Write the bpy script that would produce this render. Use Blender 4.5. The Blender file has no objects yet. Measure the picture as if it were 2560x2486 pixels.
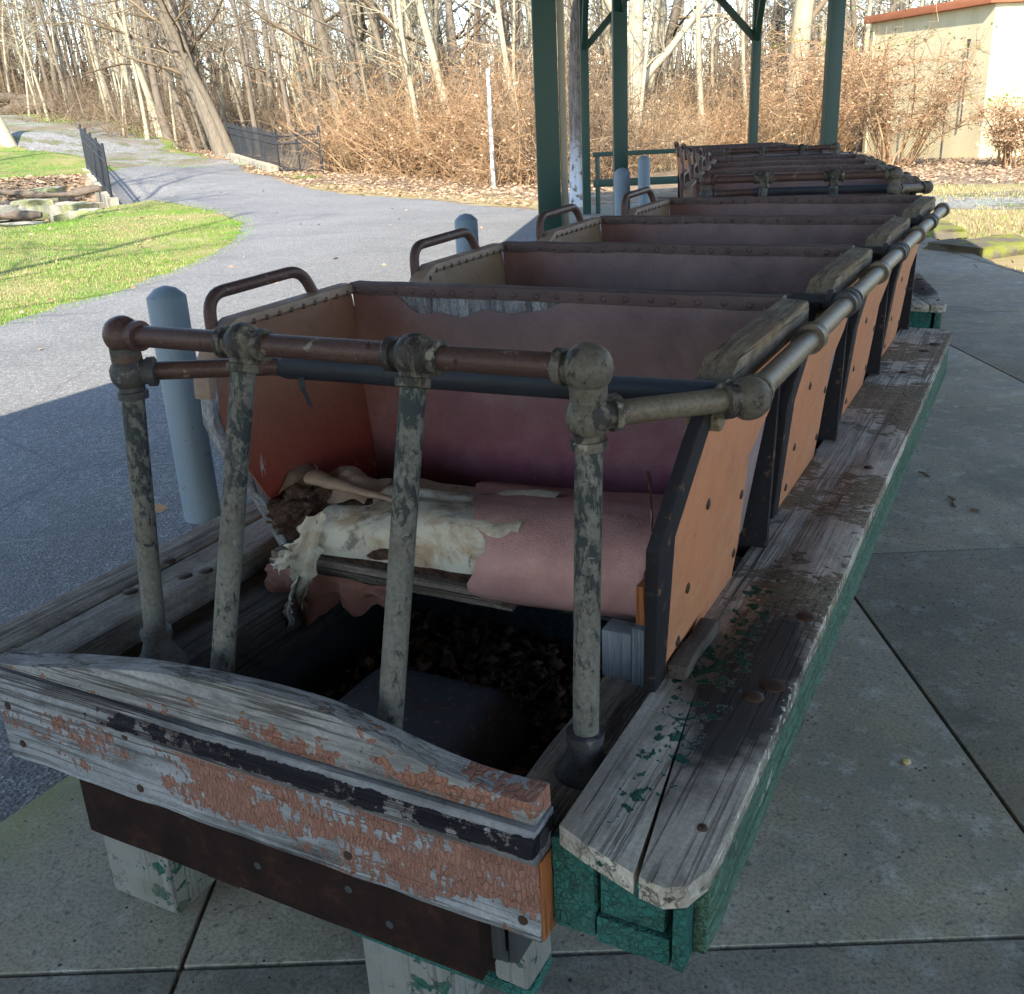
import bpy, bmesh, math, random
from math import radians as rad, sin, cos, pi
from mathutils import Vector, Matrix, noise
import numpy as np
S = bpy.context.scene
COL = S.collection
rnd = random.Random(7)

# ---------------------------------------------------------------- camera, sky, sun, exposure
def cam_axes(yaw, pitch, roll):
    y, p, r = rad(yaw), rad(pitch), rad(roll)
    fw = Vector((-sin(y)*cos(p), cos(y)*cos(p), -sin(p)))
    rt = Vector((cos(y), sin(y), 0)); up = rt.cross(fw)
    return cos(r)*rt + sin(r)*up, -sin(r)*rt + cos(r)*up, fw
cd = bpy.data.cameras.new('camera'); cam = bpy.data.objects.new('camera', cd); COL.objects.link(cam)
R_, U_, F_ = cam_axes(28.148, 20.71, -2.812)
m = Matrix((R_, U_, -F_)).transposed().to_4x4(); m.translation = Vector((.906, -1.909, 1.5))
cam.matrix_world = m
cd.sensor_fit = 'HORIZONTAL'; cd.sensor_width = 36; cd.lens = 36*2482/2560; cd.clip_start = .05; cd.clip_end = 2000
S.camera = cam
SUN_EL = 41.0
SD = Vector((-.34, .94, 0)).normalized()            # direction the shadows fall
w = bpy.data.worlds.new('World'); S.world = w; w.use_nodes = True
bg = w.node_tree.nodes['Background']; bg.inputs[1].default_value = .15
sk = w.node_tree.nodes.new('ShaderNodeTexSky'); sk.sky_type = 'NISHITA'; sk.sun_disc = False
sk.sun_elevation = rad(SUN_EL); sk.sun_rotation = math.atan2(-SD.x, -SD.y); sk.air_density = 1.0; sk.dust_density = .3; sk.ozone_density = 1.5
w.node_tree.links.new(sk.outputs[0], bg.inputs[0])
ld = bpy.data.lights.new('sun', 'SUN'); ld.energy = 3.4; ld.angle = rad(.5); ld.color = (1, .93, .82)
sun = bpy.data.objects.new('sun', ld); COL.objects.link(sun)
sdir = Vector((SD.x*cos(rad(SUN_EL)), SD.y*cos(rad(SUN_EL)), -sin(rad(SUN_EL))))
sun.rotation_euler = sdir.to_track_quat('-Z', 'Y').to_euler(); sun.location = (0, 0, 20)
S.view_settings.view_transform = 'Standard'; S.view_settings.look = 'None'
S.view_settings.exposure = 1.85; S.view_settings.gamma = 1

# ---------------------------------------------------------------- material helpers
class NT:
    def __init__(s, name, rough=.8, metal=0, spec=.12):
        s.m = bpy.data.materials.new(name); s.m.use_nodes = True; s.t = s.m.node_tree
        s.b = s.t.nodes['Principled BSDF']; s.b.inputs['Roughness'].default_value = rough
        s.b.inputs['Metallic'].default_value = metal; s.b.inputs['Specular IOR Level'].default_value = spec
        s.c = s.n('ShaderNodeTexCoord').outputs['Object']
    def n(s, t): return s.t.nodes.new(t)
    def put(s, node, key, v):
        if v is None: return
        i = node.inputs[key]
        if hasattr(v, 'is_output'): s.t.links.new(v, i)
        else:
            if isinstance(v, tuple) and len(v) == 3 and i.type == 'RGBA': v = v + (1,)
            i.default_value = v
    def map(s, sc, vec=None, loc=(0, 0, 0), rot=(0, 0, 0)):
        n = s.n('ShaderNodeMapping'); s.put(n, 0, vec or s.c); n.inputs['Scale'].default_value = sc if isinstance(sc, tuple) else (sc,)*3
        n.inputs['Location'].default_value = loc; n.inputs['Rotation'].default_value = rot
        return n.outputs[0]
    def noise(s, sc=1., vec=None, det=5, ro=.6, dist=0., col=False):
        n = s.n('ShaderNodeTexNoise'); s.put(n, 'Vector', s.map(sc, vec) if isinstance(sc, tuple) else (vec or s.c))
        n.inputs['Scale'].default_value = 1 if isinstance(sc, tuple) else sc
        n.inputs['Detail'].default_value = det; n.inputs['Roughness'].default_value = ro; n.inputs['Distortion'].default_value = dist
        return n.outputs['Color' if col else 'Fac']
    def vor(s, sc, vec=None, feat='DISTANCE_TO_EDGE', rnd_=1.):
        n = s.n('ShaderNodeTexVoronoi'); n.feature = feat
        s.put(n, 'Vector', s.map(sc, vec) if isinstance(sc, tuple) else (vec or s.c)); n.inputs['Scale'].default_value = 1 if isinstance(sc, tuple) else sc
        n.inputs['Randomness'].default_value = rnd_
        return n.outputs['Color'] if feat == 'COL' else n.outputs['Distance']
    def cell(s, sc, vec=None):
        n = s.n('ShaderNodeTexVoronoi'); s.put(n, 'Vector', s.map(sc, vec) if isinstance(sc, tuple) else (vec or s.c)); n.inputs['Scale'].default_value = 1 if isinstance(sc, tuple) else sc
        return n.outputs['Color']
    def ramp(s, f, *st, mode='LINEAR'):
        n = s.n('ShaderNodeValToRGB'); s.put(n, 0, f); e = n.color_ramp.elements; n.color_ramp.interpolation = mode
        while len(e) < len(st): e.new(.5)
        for k, (p, c) in zip(e, st):
            k.position = p; k.color = (c, c, c, 1) if not isinstance(c, tuple) else c + (1,)
        return n.outputs[0]
    def mix(s, f, a, b, mode='MIX'):
        n = s.n('ShaderNodeMix'); n.data_type = 'RGBA'; n.blend_type = mode
        s.put(n, 0, f); s.put(n, 6, a); s.put(n, 7, b); return n.outputs[2]
    def math(s, op, a, b=None, clamp=False):
        n = s.n('ShaderNodeMath'); n.operation = op; n.use_clamp = clamp; s.put(n, 0, a); s.put(n, 1, b); return n.outputs[0]
    def sep(s, v=None):
        n = s.n('ShaderNodeSeparateXYZ'); s.put(n, 0, v or s.c); return n.outputs
    def rng(s, v, a, b, c=0., d=1.):
        n = s.n('ShaderNodeMapRange'); s.put(n, 0, v)
        for i, x in enumerate((a, b, c, d)): n.inputs[i+1].default_value = x
        return n.outputs[0]
    def bump(s, h, st=.5, dist=.005, nrm=None):
        n = s.n('ShaderNodeBump'); n.inputs['Strength'].default_value = st; n.inputs['Distance'].default_value = dist
        s.put(n, 'Height', h)
        if nrm is not None: s.put(n, 'Normal', nrm)
        return n.outputs[0]
    def out(s, col=None, rough=None, nrm=None, metal=None):
        if col is not None: s.put(s.b, 'Base Color', col)
        if rough is not None: s.put(s.b, 'Roughness', rough)
        if nrm is not None: s.put(s.b, 'Normal', nrm)
        if metal is not None: s.put(s.b, 'Metallic', metal)
        return s.m
    def rand(s): 
        return s.n('ShaderNodeObjectInfo').outputs['Random']
    def blob(s, c, r, soft=.4, jag=.5, nz=None):      # 1 inside an uneven patch round c with radii r
        n = s.n('ShaderNodeVectorMath'); n.operation = 'SUBTRACT'; s.put(n, 0, s.c); n.inputs[1].default_value = c
        k = s.n('ShaderNodeVectorMath'); k.operation = 'DIVIDE'; s.put(k, 0, n.outputs[0]); k.inputs[1].default_value = r
        l = s.n('ShaderNodeVectorMath'); l.operation = 'LENGTH'; s.put(l, 0, k.outputs[0])
        z = s.math('MULTIPLY_ADD', nz, jag*2); z.node.inputs[2].default_value = 0
        v = s.math('ADD', l.outputs['Value'], z)
        return s.rng(v, 1+jag+soft*.5, 1+jag-soft*.5, 0, 1)

def woodcore(t, axis, light, dark, sc=1., brown=None):
    """weathered grain: returns (colour, height)"""
    def st(a, b):
        v = [b*sc]*3; v[axis] = a*sc; return tuple(v)
    warp = t.noise(st(2, 9), det=3)
    g1 = t.noise(st(3.5, 110), det=6, ro=.7, dist=.6)
    g2 = t.noise(st(1.2, 38), det=4, ro=.6, dist=1.2)
    g = t.math('ADD', t.math('MULTIPLY', g1, .55), t.math('MULTIPLY', g2, .45))
    c_ = t.noise(st(7, 16), det=8, ro=.72, dist=.5)
    cr = t.ramp(t.noise(st(2.2, 70), det=2, dist=.3), (.31, 0.), (.345, 1.))     # checks along the grain
    c = t.ramp(g, (.33, dark), (.5, tuple((a+b)/2 for a, b in zip(light, dark))), (.66, light))
    c = t.mix(t.ramp(warp, (.42, 0.), (.7, .75)), c, brown or tuple(x*.62 for x in light))
    c = t.mix(t.ramp(c_, (.34, .8), (.52, 0.)), c, tuple(x*.55 for x in dark)); c = t.mix(t.ramp(c_, (.55, 0.), (.7, .5)), c, tuple(min(1, x*1.35) for x in light))
    c = t.mix(t.ramp(t.noise(150, det=3, ro=.7), (.38, .45), (.55, 0.)), c, dark)
    lr = t.noise(st(.55, 30), det=5, ro=.65, dist=.35); lc = t.math('MULTIPLY', t.ramp(lr, (.47, 0.), (.5, 1.), (.53, 0.)), t.ramp(t.noise(st(1., 6), det=2), (.42, 0.), (.55, 1.)))
    c = t.mix(t.math('MULTIPLY', lc, .75), c, (.05, .035, .025))
    c = t.mix(cr, t.mix(.75, c, tuple(x*.18 for x in dark)), c)
    h = t.math('SUBTRACT', t.math('ADD', t.math('MULTIPLY', g, 1.1), t.math('MULTIPLY', cr, .5)), t.math('MULTIPLY', lc, 1.2))
    return c, h

def wood(name, axis, light=(.33, .32, .31), dark=(.12, .11, .105), sc=1., brown=None, extra=None):
    t = NT(name, .85); c, h = woodcore(t, axis, light, dark, sc, brown)
    if extra: c, h = extra(t, c, h)
    return t.out(c, None, t.bump(h, .8, .0035))

def paintlayer(t, c, h, mask, colr, crack=None, lift=.6, edge=(.5, .48, .44), edgew=.35, drop=.13):
    """lay flaking paint over (c,h): crack = flake density per axis; single flakes drop out near the paint's edge"""
    warp = None
    if crack is not None:
        v = t.mix(.022, t.c, t.noise(28, col=True, det=4)); d = t.vor(crack, vec=v); cc = t.cell(crack, vec=v)
        rn = t.sep(cc)[0]
        mask = t.math('ADD', mask, t.math('MULTIPLY', t.math('SUBTRACT', rn, .55), drop))
        fine = t.noise(90, det=4, ro=.7); mask = t.math('ADD', mask, t.math('MULTIPLY', t.math('SUBTRACT', fine, .5), .10))
    mk = t.ramp(mask, (.497, 0.), (.509, 1.))
    rim = t.math('MULTIPLY', t.ramp(mask, (.488, 0.), (.498, 1.)), t.ramp(mask, (.5, 1.), (.512, 0.)))
    pc = t.mix(t.noise(26, det=6, ro=.7), tuple(x*.62 for x in colr), tuple(min(1, x*1.2) for x in colr)) if isinstance(colr, tuple) else colr
    if crack is not None:
        pc = t.mix(t.math('MULTIPLY', rn, .35), pc, tuple(x*.55 for x in colr) if isinstance(colr, tuple) else (.05, .045, .035))
        ckw = t.math('MULTIPLY', t.ramp(d, (0., 1.), (.06, 0.)), t.ramp(t.noise(34, det=3), (.38, .15), (.58, .9)))
        pc = t.mix(ckw, pc, tuple(x*.13 for x in colr) if isinstance(colr, tuple) else (.015, .015, .012))
    o = t.mix(mk, c, pc); o = t.mix(t.math('MULTIPLY', rim, edgew), o, edge)
    hh = t.math('ADD', h, t.math('MULTIPLY', mk, lift))
    if crack is not None: hh = t.math('ADD', hh, t.math('MULTIPLY', t.math('MULTIPLY', t.math('ADD', t.ramp(d, (0., 0.), (.2, .8)), rn), mk), .9))
    return o, hh, mk

M = {}
def mk_materials():
    # --- concrete
    t = NT('concrete', .78)
    big = t.noise(.55, det=6, ro=.6); mid = t.noise(3.2, det=7, ro=.7); fine = t.noise(110, det=5, ro=.8)
    c = t.ramp(big, (.3, (.21, .172, .105)), (.5, (.33, .28, .195)), (.7, (.43, .38, .29)))
    c = t.mix(t.ramp(mid, (.35, .6), (.6, 0.)), c, (.15, .15, .125))
    c = t.mix(t.ramp(t.noise(11, det=5), (.54, 0.), (.7, .55)), c, (.46, .45, .39))
    st1 = t.noise(1.3, det=8, ro=.7, dist=.8); c = t.mix(t.ramp(st1, (.54, 0.), (.66, .6)), c, (.13, .12, .09))
    c = t.mix(t.ramp(fine, (.34, .75), (.55, 0.)), c, (.09, .09, .08)); c = t.mix(t.ramp(t.noise(38, det=5), (.60, 0.), (.66, .6)), c, (.08, .075, .06))
    pit = t.ramp(t.vor(26, feat='F1'), (.07, 1.), (.13, 0.)); pm = t.math('MULTIPLY', pit, t.ramp(t.noise(4.), (.44, 0.), (.56, 1.)))
    c = t.mix(pm, c, (.04, .04, .035))
    crk = t.math('MULTIPLY', t.ramp(t.vor(.9, vec=t.mix(.12, t.c, t.noise(3., col=True, det=6))), (.0, 1.), (.006, 0.)), t.ramp(t.noise(.9, det=2), (.63, 0.), (.66, 1.)))
    c = t.mix(crk, c, (.025, .025, .02))
    n2 = t.noise(5., det=5)
    c = t.mix(t.math('MULTIPLY', t.blob((-1.15, -.75, 0), (.17, .4, 1), 1., .5, n2), .4), c, (.22, .24, .05))
    hh = t.math('ADD', t.math('MULTIPLY', fine, .5), t.math('MULTIPLY', pm, -1.5)); hh = t.math('ADD', hh, t.math('MULTIPLY', crk, -2.))
    M['concrete'] = t.out(c, t.ramp(mid, (.3, .65), (.7, .85)), t.bump(hh, .6, .004))
    # --- asphalt
    t = NT('asphalt', .8)
    v = t.vor(75, feat='F1'); f = t.noise(140, det=3)
    c = t.ramp(t.cell(75), (.2, (.13, .125, .115)), (.6, (.24, .235, .22)), (.92, (.55, .54, .52)))
    c = t.mix(.45, c, t.ramp(t.noise(.6, det=7, ro=.65), (.35, (.21, .205, .19)), (.65, (.32, .31, .285))))
    c = t.mix(t.ramp(f, (.4, .6), (.6, 0.)), c, (.05, .05, .055)); c = t.mix(t.ramp(t.noise((.5, 1.4, 1), det=6, dist=1.), (.52, 0.), (.62, .35)), c, (.14, .14, .14)); c = t.mix(t.ramp(t.noise(13, det=7, ro=.8), (.6, 0.), (.7, .5)), c, (.36, .35, .33))
    c = t.mix(t.ramp(t.vor(.45, vec=t.mix(.1, t.c, t.noise(2., col=True, det=5))), (0., .5), (.004, 0.)), c, (.06, .06, .06))
    M['asphalt'] = t.out(c, .8, t.bump(t.math('ADD', v, f), .9, .006))
    # --- gravel path
    t = NT('gravel', .9)
    c = t.mix(t.ramp(t.noise(.35, det=6), (.4, 0.), (.6, 1.)), t.ramp(t.cell(22), (.1, (.12, .115, .11)), (.9, (.33, .32, .31))), (.17, .135, .1))
    c = t.mix(t.ramp(t.noise(.9, det=5), (.53, 0.), (.6, .8)), c, (.12, .12, .05))
    M['gravel'] = t.out(c, .9, t.bump(t.vor(22, feat='F1'), .5, .02))
    # --- soil with leaf litter
    t = NT('leaf litter soil', .95)
    c = t.ramp(t.cell(9), (.1, (.14, .1, .065)), (.45, (.27, .19, .12)), (.8, (.36, .28, .18)), (1., (.44, .36, .26)))
    c = t.mix(t.ramp(t.noise(.8, det=7), (.42, .8), (.62, 0.)), c, (.16, .12, .08))
    M['soil'] = t.out(c, .95, t.bump(t.vor(9, feat='F1'), .6, .03))
    # --- lawn
    t = NT('lawn', .95)
    a = t.noise(.55, det=7, ro=.65); b = t.noise(9, det=5)
    c = t.ramp(a, (.38, (.3, .26, .12)), (.47, (.2, .2, .06)), (.56, (.1, .19, .03)), (.7, (.07, .17, .02)))
    c = t.mix(t.ramp(b, (.4, .55), (.6, 0.)), c, (.33, .27, .12)); c = t.mix(t.ramp(t.noise(35, det=3), (.35, .5), (.55, 0.)), c, (.06, .09, .015))
    c = t.mix(t.ramp(t.vor(5.5, feat='F1'), (.06, .8), (.09, 0.)), c, (.36, .22, .12))
    M['lawn'] = t.out(c, .95, t.bump(b, .6, .03))
    t = NT('dry lawn', .95)
    c = t.ramp(a2 := t.noise(.8, det=7, ro=.7), (.35, (.34, .28, .15)), (.55, (.28, .22, .11)), (.68, (.13, .16, .04)))
    c = t.mix(t.ramp(t.noise(14, det=4), (.4, .6), (.6, 0.)), c, (.26, .19, .09))
    M['drylawn'] = t.out(c, .95, t.bump(a2, .6, .03))
    for nm, a, b in (('grass green', (.08, .2, .015), (.2, .32, .05)), ('grass straw', (.26, .22, .1), (.42, .35, .18))):
        t = NT(nm, .8); M[nm] = t.out(t.mix(t.noise(1.1, det=5), a, b))
    # --- woods
    M['wood_y'] = wood('weathered plank', 1, (.4, .36, .3), (.13, .11, .09), brown=(.24, .19, .14))
    M['wood_x'] = wood('weathered board', 0, (.3, .29, .28), (.12, .12, .12))
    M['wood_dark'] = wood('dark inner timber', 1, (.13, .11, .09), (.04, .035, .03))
    M['wood_arm'] = wood('worn armrest wood', 1, (.3, .245, .175), (.12, .09, .06), 1.6, brown=(.24, .13, .06))
    M['plyedge'] = wood('plywood edge', 0, (.3, .24, .18), (.07, .05, .04), .5)
    M['edgewhite'] = wood('painted panel edge', 2, (.4, .4, .42), (.06, .05, .05), .9)
    def foot(t, c, h):
        nz = t.noise(14, det=6, ro=.65); n3 = t.noise(40, det=5, ro=.6); y = t.sep()[1]
        ck = None
        ck2 = (45, 85, 40)
        # brown olive crackled paint
        band = t.math('MULTIPLY_ADD', t.noise(2.6, det=4), 1.); band.node.inputs[2].default_value = 0
        m1 = t.rng(y, -.62, -.25, 0, 1); m1 = t.math('MULTIPLY', m1, 1., True)
        m = t.math('MULTIPLY', m1, t.ramp(band, (.36, .3), (.5, 1.)))
        m = t.math('ADD', t.math('MULTIPLY', m, .38), t.math('MULTIPLY', nz, .42))
        c, h, mk = paintlayer(t, c, h, m, t.mix(t.noise(5, det=6), (.2, .14, .095), (.22, .2, .14)), ck2, .4, (.24, .23, .2), .3)
        # bare grey stretches
        # dark scorched patch
        p = t.blob((.59, -.56, .66), (.075, .27, .3), .5, .55, nz)
        c = t.mix(t.math('MULTIPLY', p, .93), c, (.022, .02, .02))
        # green flakes beside it
        g = t.blob((.53, -.56, .66), (.05, .42, .3), .6, .5, nz)
        fl = t.math('ADD', t.math('MULTIPLY', t.ramp(g, (.1, 0.), (.9, 1.)), .2), t.math('MULTIPLY', n3, .72))
        c, h, mk = paintlayer(t, c, h, t.math('SUBTRACT', fl, .075), (.028, .095, .062), (60, 60, 60), .8, (.45, .46, .42), .6)
        # white paint crumbs toward the outer edge
        e = t.rng(t.sep()[0], .635, .655, -.04, .11)
        fl = t.math('ADD', e, t.math('MULTIPLY', t.noise(70, det=5), .75))
        c, h, mk = paintlayer(t, c, h, t.math('SUBTRACT', fl, .04), (.48, .5, .47), None, .8, (.5, .5, .45), .3)
        return c, h
    M['foot'] = wood('worn footboard', 1, (.54, .49, .42), (.24, .21, .17), brown=(.4, .34, .27), extra=foot)
    def cap(t, c, h):
        x, y, z = t.sep()
        f = t.math('ADD', t.rng(x, -.35, .25, 0, .12), t.rng(z, .725, .69, 0, .12))
        m = t.math('ADD', t.math('MULTIPLY', t.noise((9, 9, 22), det=6, ro=.6), .7), f)
        c, h, _ = paintlayer(t, c, h, t.math('SUBTRACT', m, .05), (.29, .14, .1), (110, 60, 55), .8)
        return c, h
    M['cap'] = wood('bare shaped cap board', 0, (.33, .32, .31), (.15, .145, .14), extra=cap)
    def mold(t, c, h):
        x, y, z = t.sep()
        f = t.math('MULTIPLY', t.math('ADD', t.rng(z, .612, .63, -.3, .14), t.rng(z, .655, .668, 0, -.5)), 1.)
        f = t.math('ADD', f, t.rng(x, -.5, -.3, -.3, 0))
        m = t.math('ADD', t.math('MULTIPLY', t.noise((26, 26, 30), det=6, ro=.7), .75), f)
        c, h, _ = paintlayer(t, c, h, t.math('ADD', m, .02), (.018, .017, .022), None, .9, (.2, .1, .07), .5)
        return c, h
    M['mold'] = wood('moulding board', 0, (.32, .32, .33), (.14, .135, .14), extra=mold)
    def nose(t, c, h):
        x, y, z = t.sep(); nz = t.noise((5, 5, 13), det=8, ro=.66)
        f = t.math('ADD', t.rng(x, -.55, .1, -.09, .07), t.rng(z, .475, .535, -.17, 0.))
        f = t.math('ADD', f, t.rng(z, .575, .612, 0, .035))
        m = t.math('ADD', nz, f)
        c, h, _ = paintlayer(t, c, h, t.math('ADD', m, .03), (.29, .145, .108), (170, 100, 48), .9, (.6, .55, .5), .3)
        for hx, hz in ((-.6, .58), (-.59, .51), (-.3, .5), (.12, .52), (.4, .5)):
            pass
        return c, h
    M['nose'] = wood('peeling coral nose board', 0, (.35, .36, .375), (.16, .165, .175), extra=nose)
    def orange_end(t, c, h):
        m = t.math('ADD', t.noise((20, 20, 30), det=5), .14)
        c, h, _ = paintlayer(t, c, h, m, (.36, .13, .05), None, .6)
        return c, h
    M['orange_end'] = wood('orange board end', 2, (.36, .28, .2), (.1, .07, .05), extra=orange_end)
    # --- green crackled paint on timber
    def green(name, colr, amt, base=(.3, .3, .28), axis=1, cs=(60, 45, 45)):
        def ex(t, c, h):
            m = t.math('ADD', t.math('MULTIPLY', t.noise((9, 9, 14), det=7, ro=.65), .8), amt)
            c, h, _ = paintlayer(t, c, h, m, t.mix(t.noise(12, det=4), tuple(x*.65 for x in colr), tuple(x*1.3 for x in colr)), cs, .8, (.5, .5, .46), .5)
            return c, h
        return wood(name, axis, base, tuple(x*.5 for x in base), extra=ex)
    M['green'] = green('crackled green paint', (.028, .125, .105), .3, cs=(90, 80, 80))
    M['greenside'] = green('faded green fascia', (.07, .14, .1), .27, cs=(60, 40, 90))
    def blk(t, c, h):
        n = t.noise(7, det=7, ro=.65)
        c, h, _ = paintlayer(t, c, h, t.math('ADD', n, .1), (.2, .2, .18), None, .6)
        c, h, _ = paintlayer(t, c, h, t.math('SUBTRACT', t.noise((6, 6, 8), det=8, ro=.7), .09), (.03, .1, .075), (40, 40, 40), .6)
        c = t.mix(t.ramp(t.noise(13, det=7), (.5, 0.), (.68, .7)), c, (.12, .11, .085))
        return c, h
    M['blockpaint'] = wood('pale chipped timber', 2, (.24, .22, .19), (.1, .09, .075), extra=blk)
    M['bluegreen'] = green('blue grey riser paint', (.09, .16, .18), .3, (.3, .3, .3), 0, (60, 90, 70))
    M['greypaint'] = green('grey kick block', (.2, .22, .24), .25, (.3, .3, .3), 2, None)
    # --- orange side panel
    t = NT('orange panel', .6)
    c = t.mix(t.noise(4, det=6), (.34, .135, .065), (.43, .195, .105)); c = t.mix(t.ramp(t.noise((30, 30, 8), det=5), (.3, .5), (.5, 0.)), c, (.3, .12, .06))
    z = t.sep()[2]; y = t.sep()[1]
    fr = t.n('ShaderNodeMath'); fr.operation = 'FRACT'; t.put(fr, 0, t.math('ADD', t.math('DIVIDE', y, .76), 2.))
    dst = t.math('MULTIPLY', t.noise(16, det=6), 1.)
    c = t.mix(t.ramp(dst, (.55, 0.), (.7, .4)), c, (.3, .2, .13))
    sp = t.ramp(t.noise(60, det=3), (.7, 0.), (.74, 1.)); c = t.mix(sp, c, (.12, .05, .03)); sc = t.ramp(t.noise((20, 14, 160), det=4, dist=2.), (.64, 0.), (.68, .6)); c = t.mix(sc, c, (.5, .3, .2)); c = t.mix(t.ramp(t.noise((20, 5, 9), det=7, ro=.7), (.52, 0.), (.68, .6)), c, (.22, .12, .075)); c = t.mix(t.ramp(t.noise((9, 22, 3), det=5), (.6, 0.), (.7, .5)), c, (.27, .17, .1))
    M['orange'] = t.out(c, t.ramp(dst, (.3, .5), (.7, .75)), t.bump(t.noise(50, det=4), .35, .003))
    # --- leathers
    def leather(name, a, b, lo=None, sheen=.55, dust=.35, side=False):
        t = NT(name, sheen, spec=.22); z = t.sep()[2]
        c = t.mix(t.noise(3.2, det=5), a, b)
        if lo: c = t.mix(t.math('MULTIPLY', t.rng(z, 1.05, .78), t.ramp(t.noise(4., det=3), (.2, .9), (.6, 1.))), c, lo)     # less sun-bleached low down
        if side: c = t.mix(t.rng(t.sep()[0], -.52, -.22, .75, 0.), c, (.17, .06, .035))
        c = t.mix(t.ramp(t.noise(8, det=8, ro=.7), (.45, 0.), (.72, dust)), c, tuple(x*1.7 for x in b))
        c = t.mix(t.ramp(t.noise(130, det=2), (.3, .18), (.48, 0.)), c, tuple(x*.6 for x in a)); c = t.mix(t.ramp(t.noise(5, det=7, ro=.7, dist=.7), (.52, 0.), (.66, .45)), c, tuple(x*.62 for x in a))
        ov = t.n('ShaderNodeVectorMath'); ov.operation = 'ADD'; t.put(ov, 0, t.c); t.put(ov, 1, t.math('MULTIPLY', t.rand(), 9.)); st = t.math('MULTIPLY', t.ramp(t.noise((36, 36, 5), vec=ov.outputs[0], det=4, ro=.7), (.67, 0.), (.70, 1.)), t.ramp(t.noise(2.2, vec=ov.outputs[0], det=2), (.52, 0.), (.6, 1.)))
        c = t.mix(t.math('MULTIPLY', st, .5), c, (.5, .48, .47))
        h = t.math('ADD', t.math('MULTIPLY', t.vor(260, feat='F1'), .12), t.noise(8, det=5, dist=.8))
        return t.out(c, t.ramp(t.noise(10, det=5), (.3, sheen-.1), (.7, sheen+.18)), t.bump(h, .5, .012))
    M['back'] = leather('faded maroon vinyl', (.125, .082, .08), (.16, .105, .1), (.14, .03, .058), side=True)
    M['mauve'] = leather('mauve padding vinyl', (.16, .12, .12), (.23, .17, .17), None)
    M['sidevinyl'] = leather('brown red side vinyl', (.17, .078, .045), (.21, .1, .056), (.17, .018, .013), dust=.12)
    M['sidevinyl2'] = leather('tan side vinyl', (.18, .11, .06), (.22, .135, .075), (.2, .075, .05), dust=.2)
    M['seatpink'] = leather('dusty pink seat vinyl', (.33, .165, .15), (.42, .24, .215), None, .45, .4)
    M['strip'] = leather('dark tacked strip', (.07, .045, .045), (.09, .06, .055), None, .6, .3)
    M['striptan'] = leather('tan tacked strip', (.2, .13, .09), (.26, .18, .13), None, .6, .3)
    # --- torn stuffing
    t = NT('cream batting', .95)
    c = t.mix(t.noise(7, det=6), (.52, .485, .41), (.38, .335, .26)); c = t.mix(t.ramp(t.noise(9, det=8, ro=.75, dist=1.), (.47, 0.), (.62, .85)), c, (.3, .2, .11)); c = t.mix(t.ramp(t.noise(17, det=8, ro=.7), (.56, 0.), (.66, .8)), c, (.1, .085, .075))
    c = t.mix(t.ramp(t.noise((60, 25, 25), det=4), (.62, 0.), (.68, .8)), c, (.12, .11, .11))
    M['batting'] = t.out(c, .95, t.bump(t.noise(60, det=6), .5, .004))
    t = NT('horsehair stuffing', 1.)
    c = t.ramp(t.noise(45, det=8, ro=.8), (.35, (.03, .017, .012)), (.55, (.13, .075, .05)), (.75, (.3, .22, .17)))
    M['hair'] = t.out(c, 1., t.bump(t.noise(120, det=8, ro=.8, dist=2.), 1., .012))
    # --- pipes
    def pipe(name, base, spots, amt, metal=.0, rough=.55, dirt=(.03, .035, .035), sc=38, top=0.):
        t = NT(name, rough, metal); n = t.math('ADD', t.math('MULTIPLY', t.noise((sc, sc, sc*.55), det=9, ro=.72, dist=.4), .7), t.math('MULTIPLY', t.noise(6, det=3), .3))
        if top: n = t.math('SUBTRACT', n, t.rng(t.sep()[2], .72, 1.12, -.015, top))
        c = t.mix(t.noise(9, det=7), tuple(x*.6 for x in base), tuple(x*1.2 for x in base))
        c = t.mix(t.ramp(t.noise(17, det=8, ro=.75), (.5, 0.), (.72, .7)), c, (.09, .065, .045))
        c = t.mix(t.ramp(n, (amt-.03, 1.), (amt, .92), (amt+.012, 0.)), c, dirt)
        c = t.mix(t.ramp(t.noise(sc*.7, det=8, ro=.7), (.6, 0.), (.63, .8)), c, spots)
        c = t.mix(t.ramp(t.noise(150, det=3), (.35, .4), (.55, 0.)), c, dirt)
        h = t.ramp(n, (amt, 0.), (amt+.03, 1.))
        return t.out(c, None, t.bump(t.math('ADD', h, t.noise(sc*3, det=4)), .7, .0018))
    M['greypipe'] = pipe('grey painted pipe', (.15, .142, .122), (.19, .175, .15), .405, sc=70, top=.10)
    M['rustpipe'] = pipe('rust brown pipe', (.085, .05, .045), (.2, .17, .13), .38, .2, .42, (.05, .022, .012))
    M['sidepipe'] = pipe('tarnished side rail', (.165, .132, .095), (.12, .1, .07), .36, .15, .42)
    M['fitting'] = pipe('mottled pipe fitting', (.125, .108, .085), (.25, .23, .18), .475, .1, .5, (.035, .03, .028), 30)
    M['darkfit'] = pipe('dark pipe fitting', (.06, .058, .06), (.16, .15, .14), .4, .1, .5)
    t = NT('black tape', .42, spec=.2); x = t.sep()[0]
    wv = t.n('ShaderNodeTexWave'); t.put(wv, 0, t.map((60, 4, 4), rot=(0, 0, .2))); wv.inputs['Distortion'].default_value = 2.5; wv.inputs['Detail'].default_value = 3
    M['tape'] = t.out(t.mix(t.noise(12, det=4), (.012, .015, .022), (.04, .042, .05)), t.ramp(wv.outputs['Fac'], (.2, .3), (.8, .6)), t.bump(wv.outputs['Fac'], .5, .002))
    t = NT('rusted steel', .85, .1, spec=.08)
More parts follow.
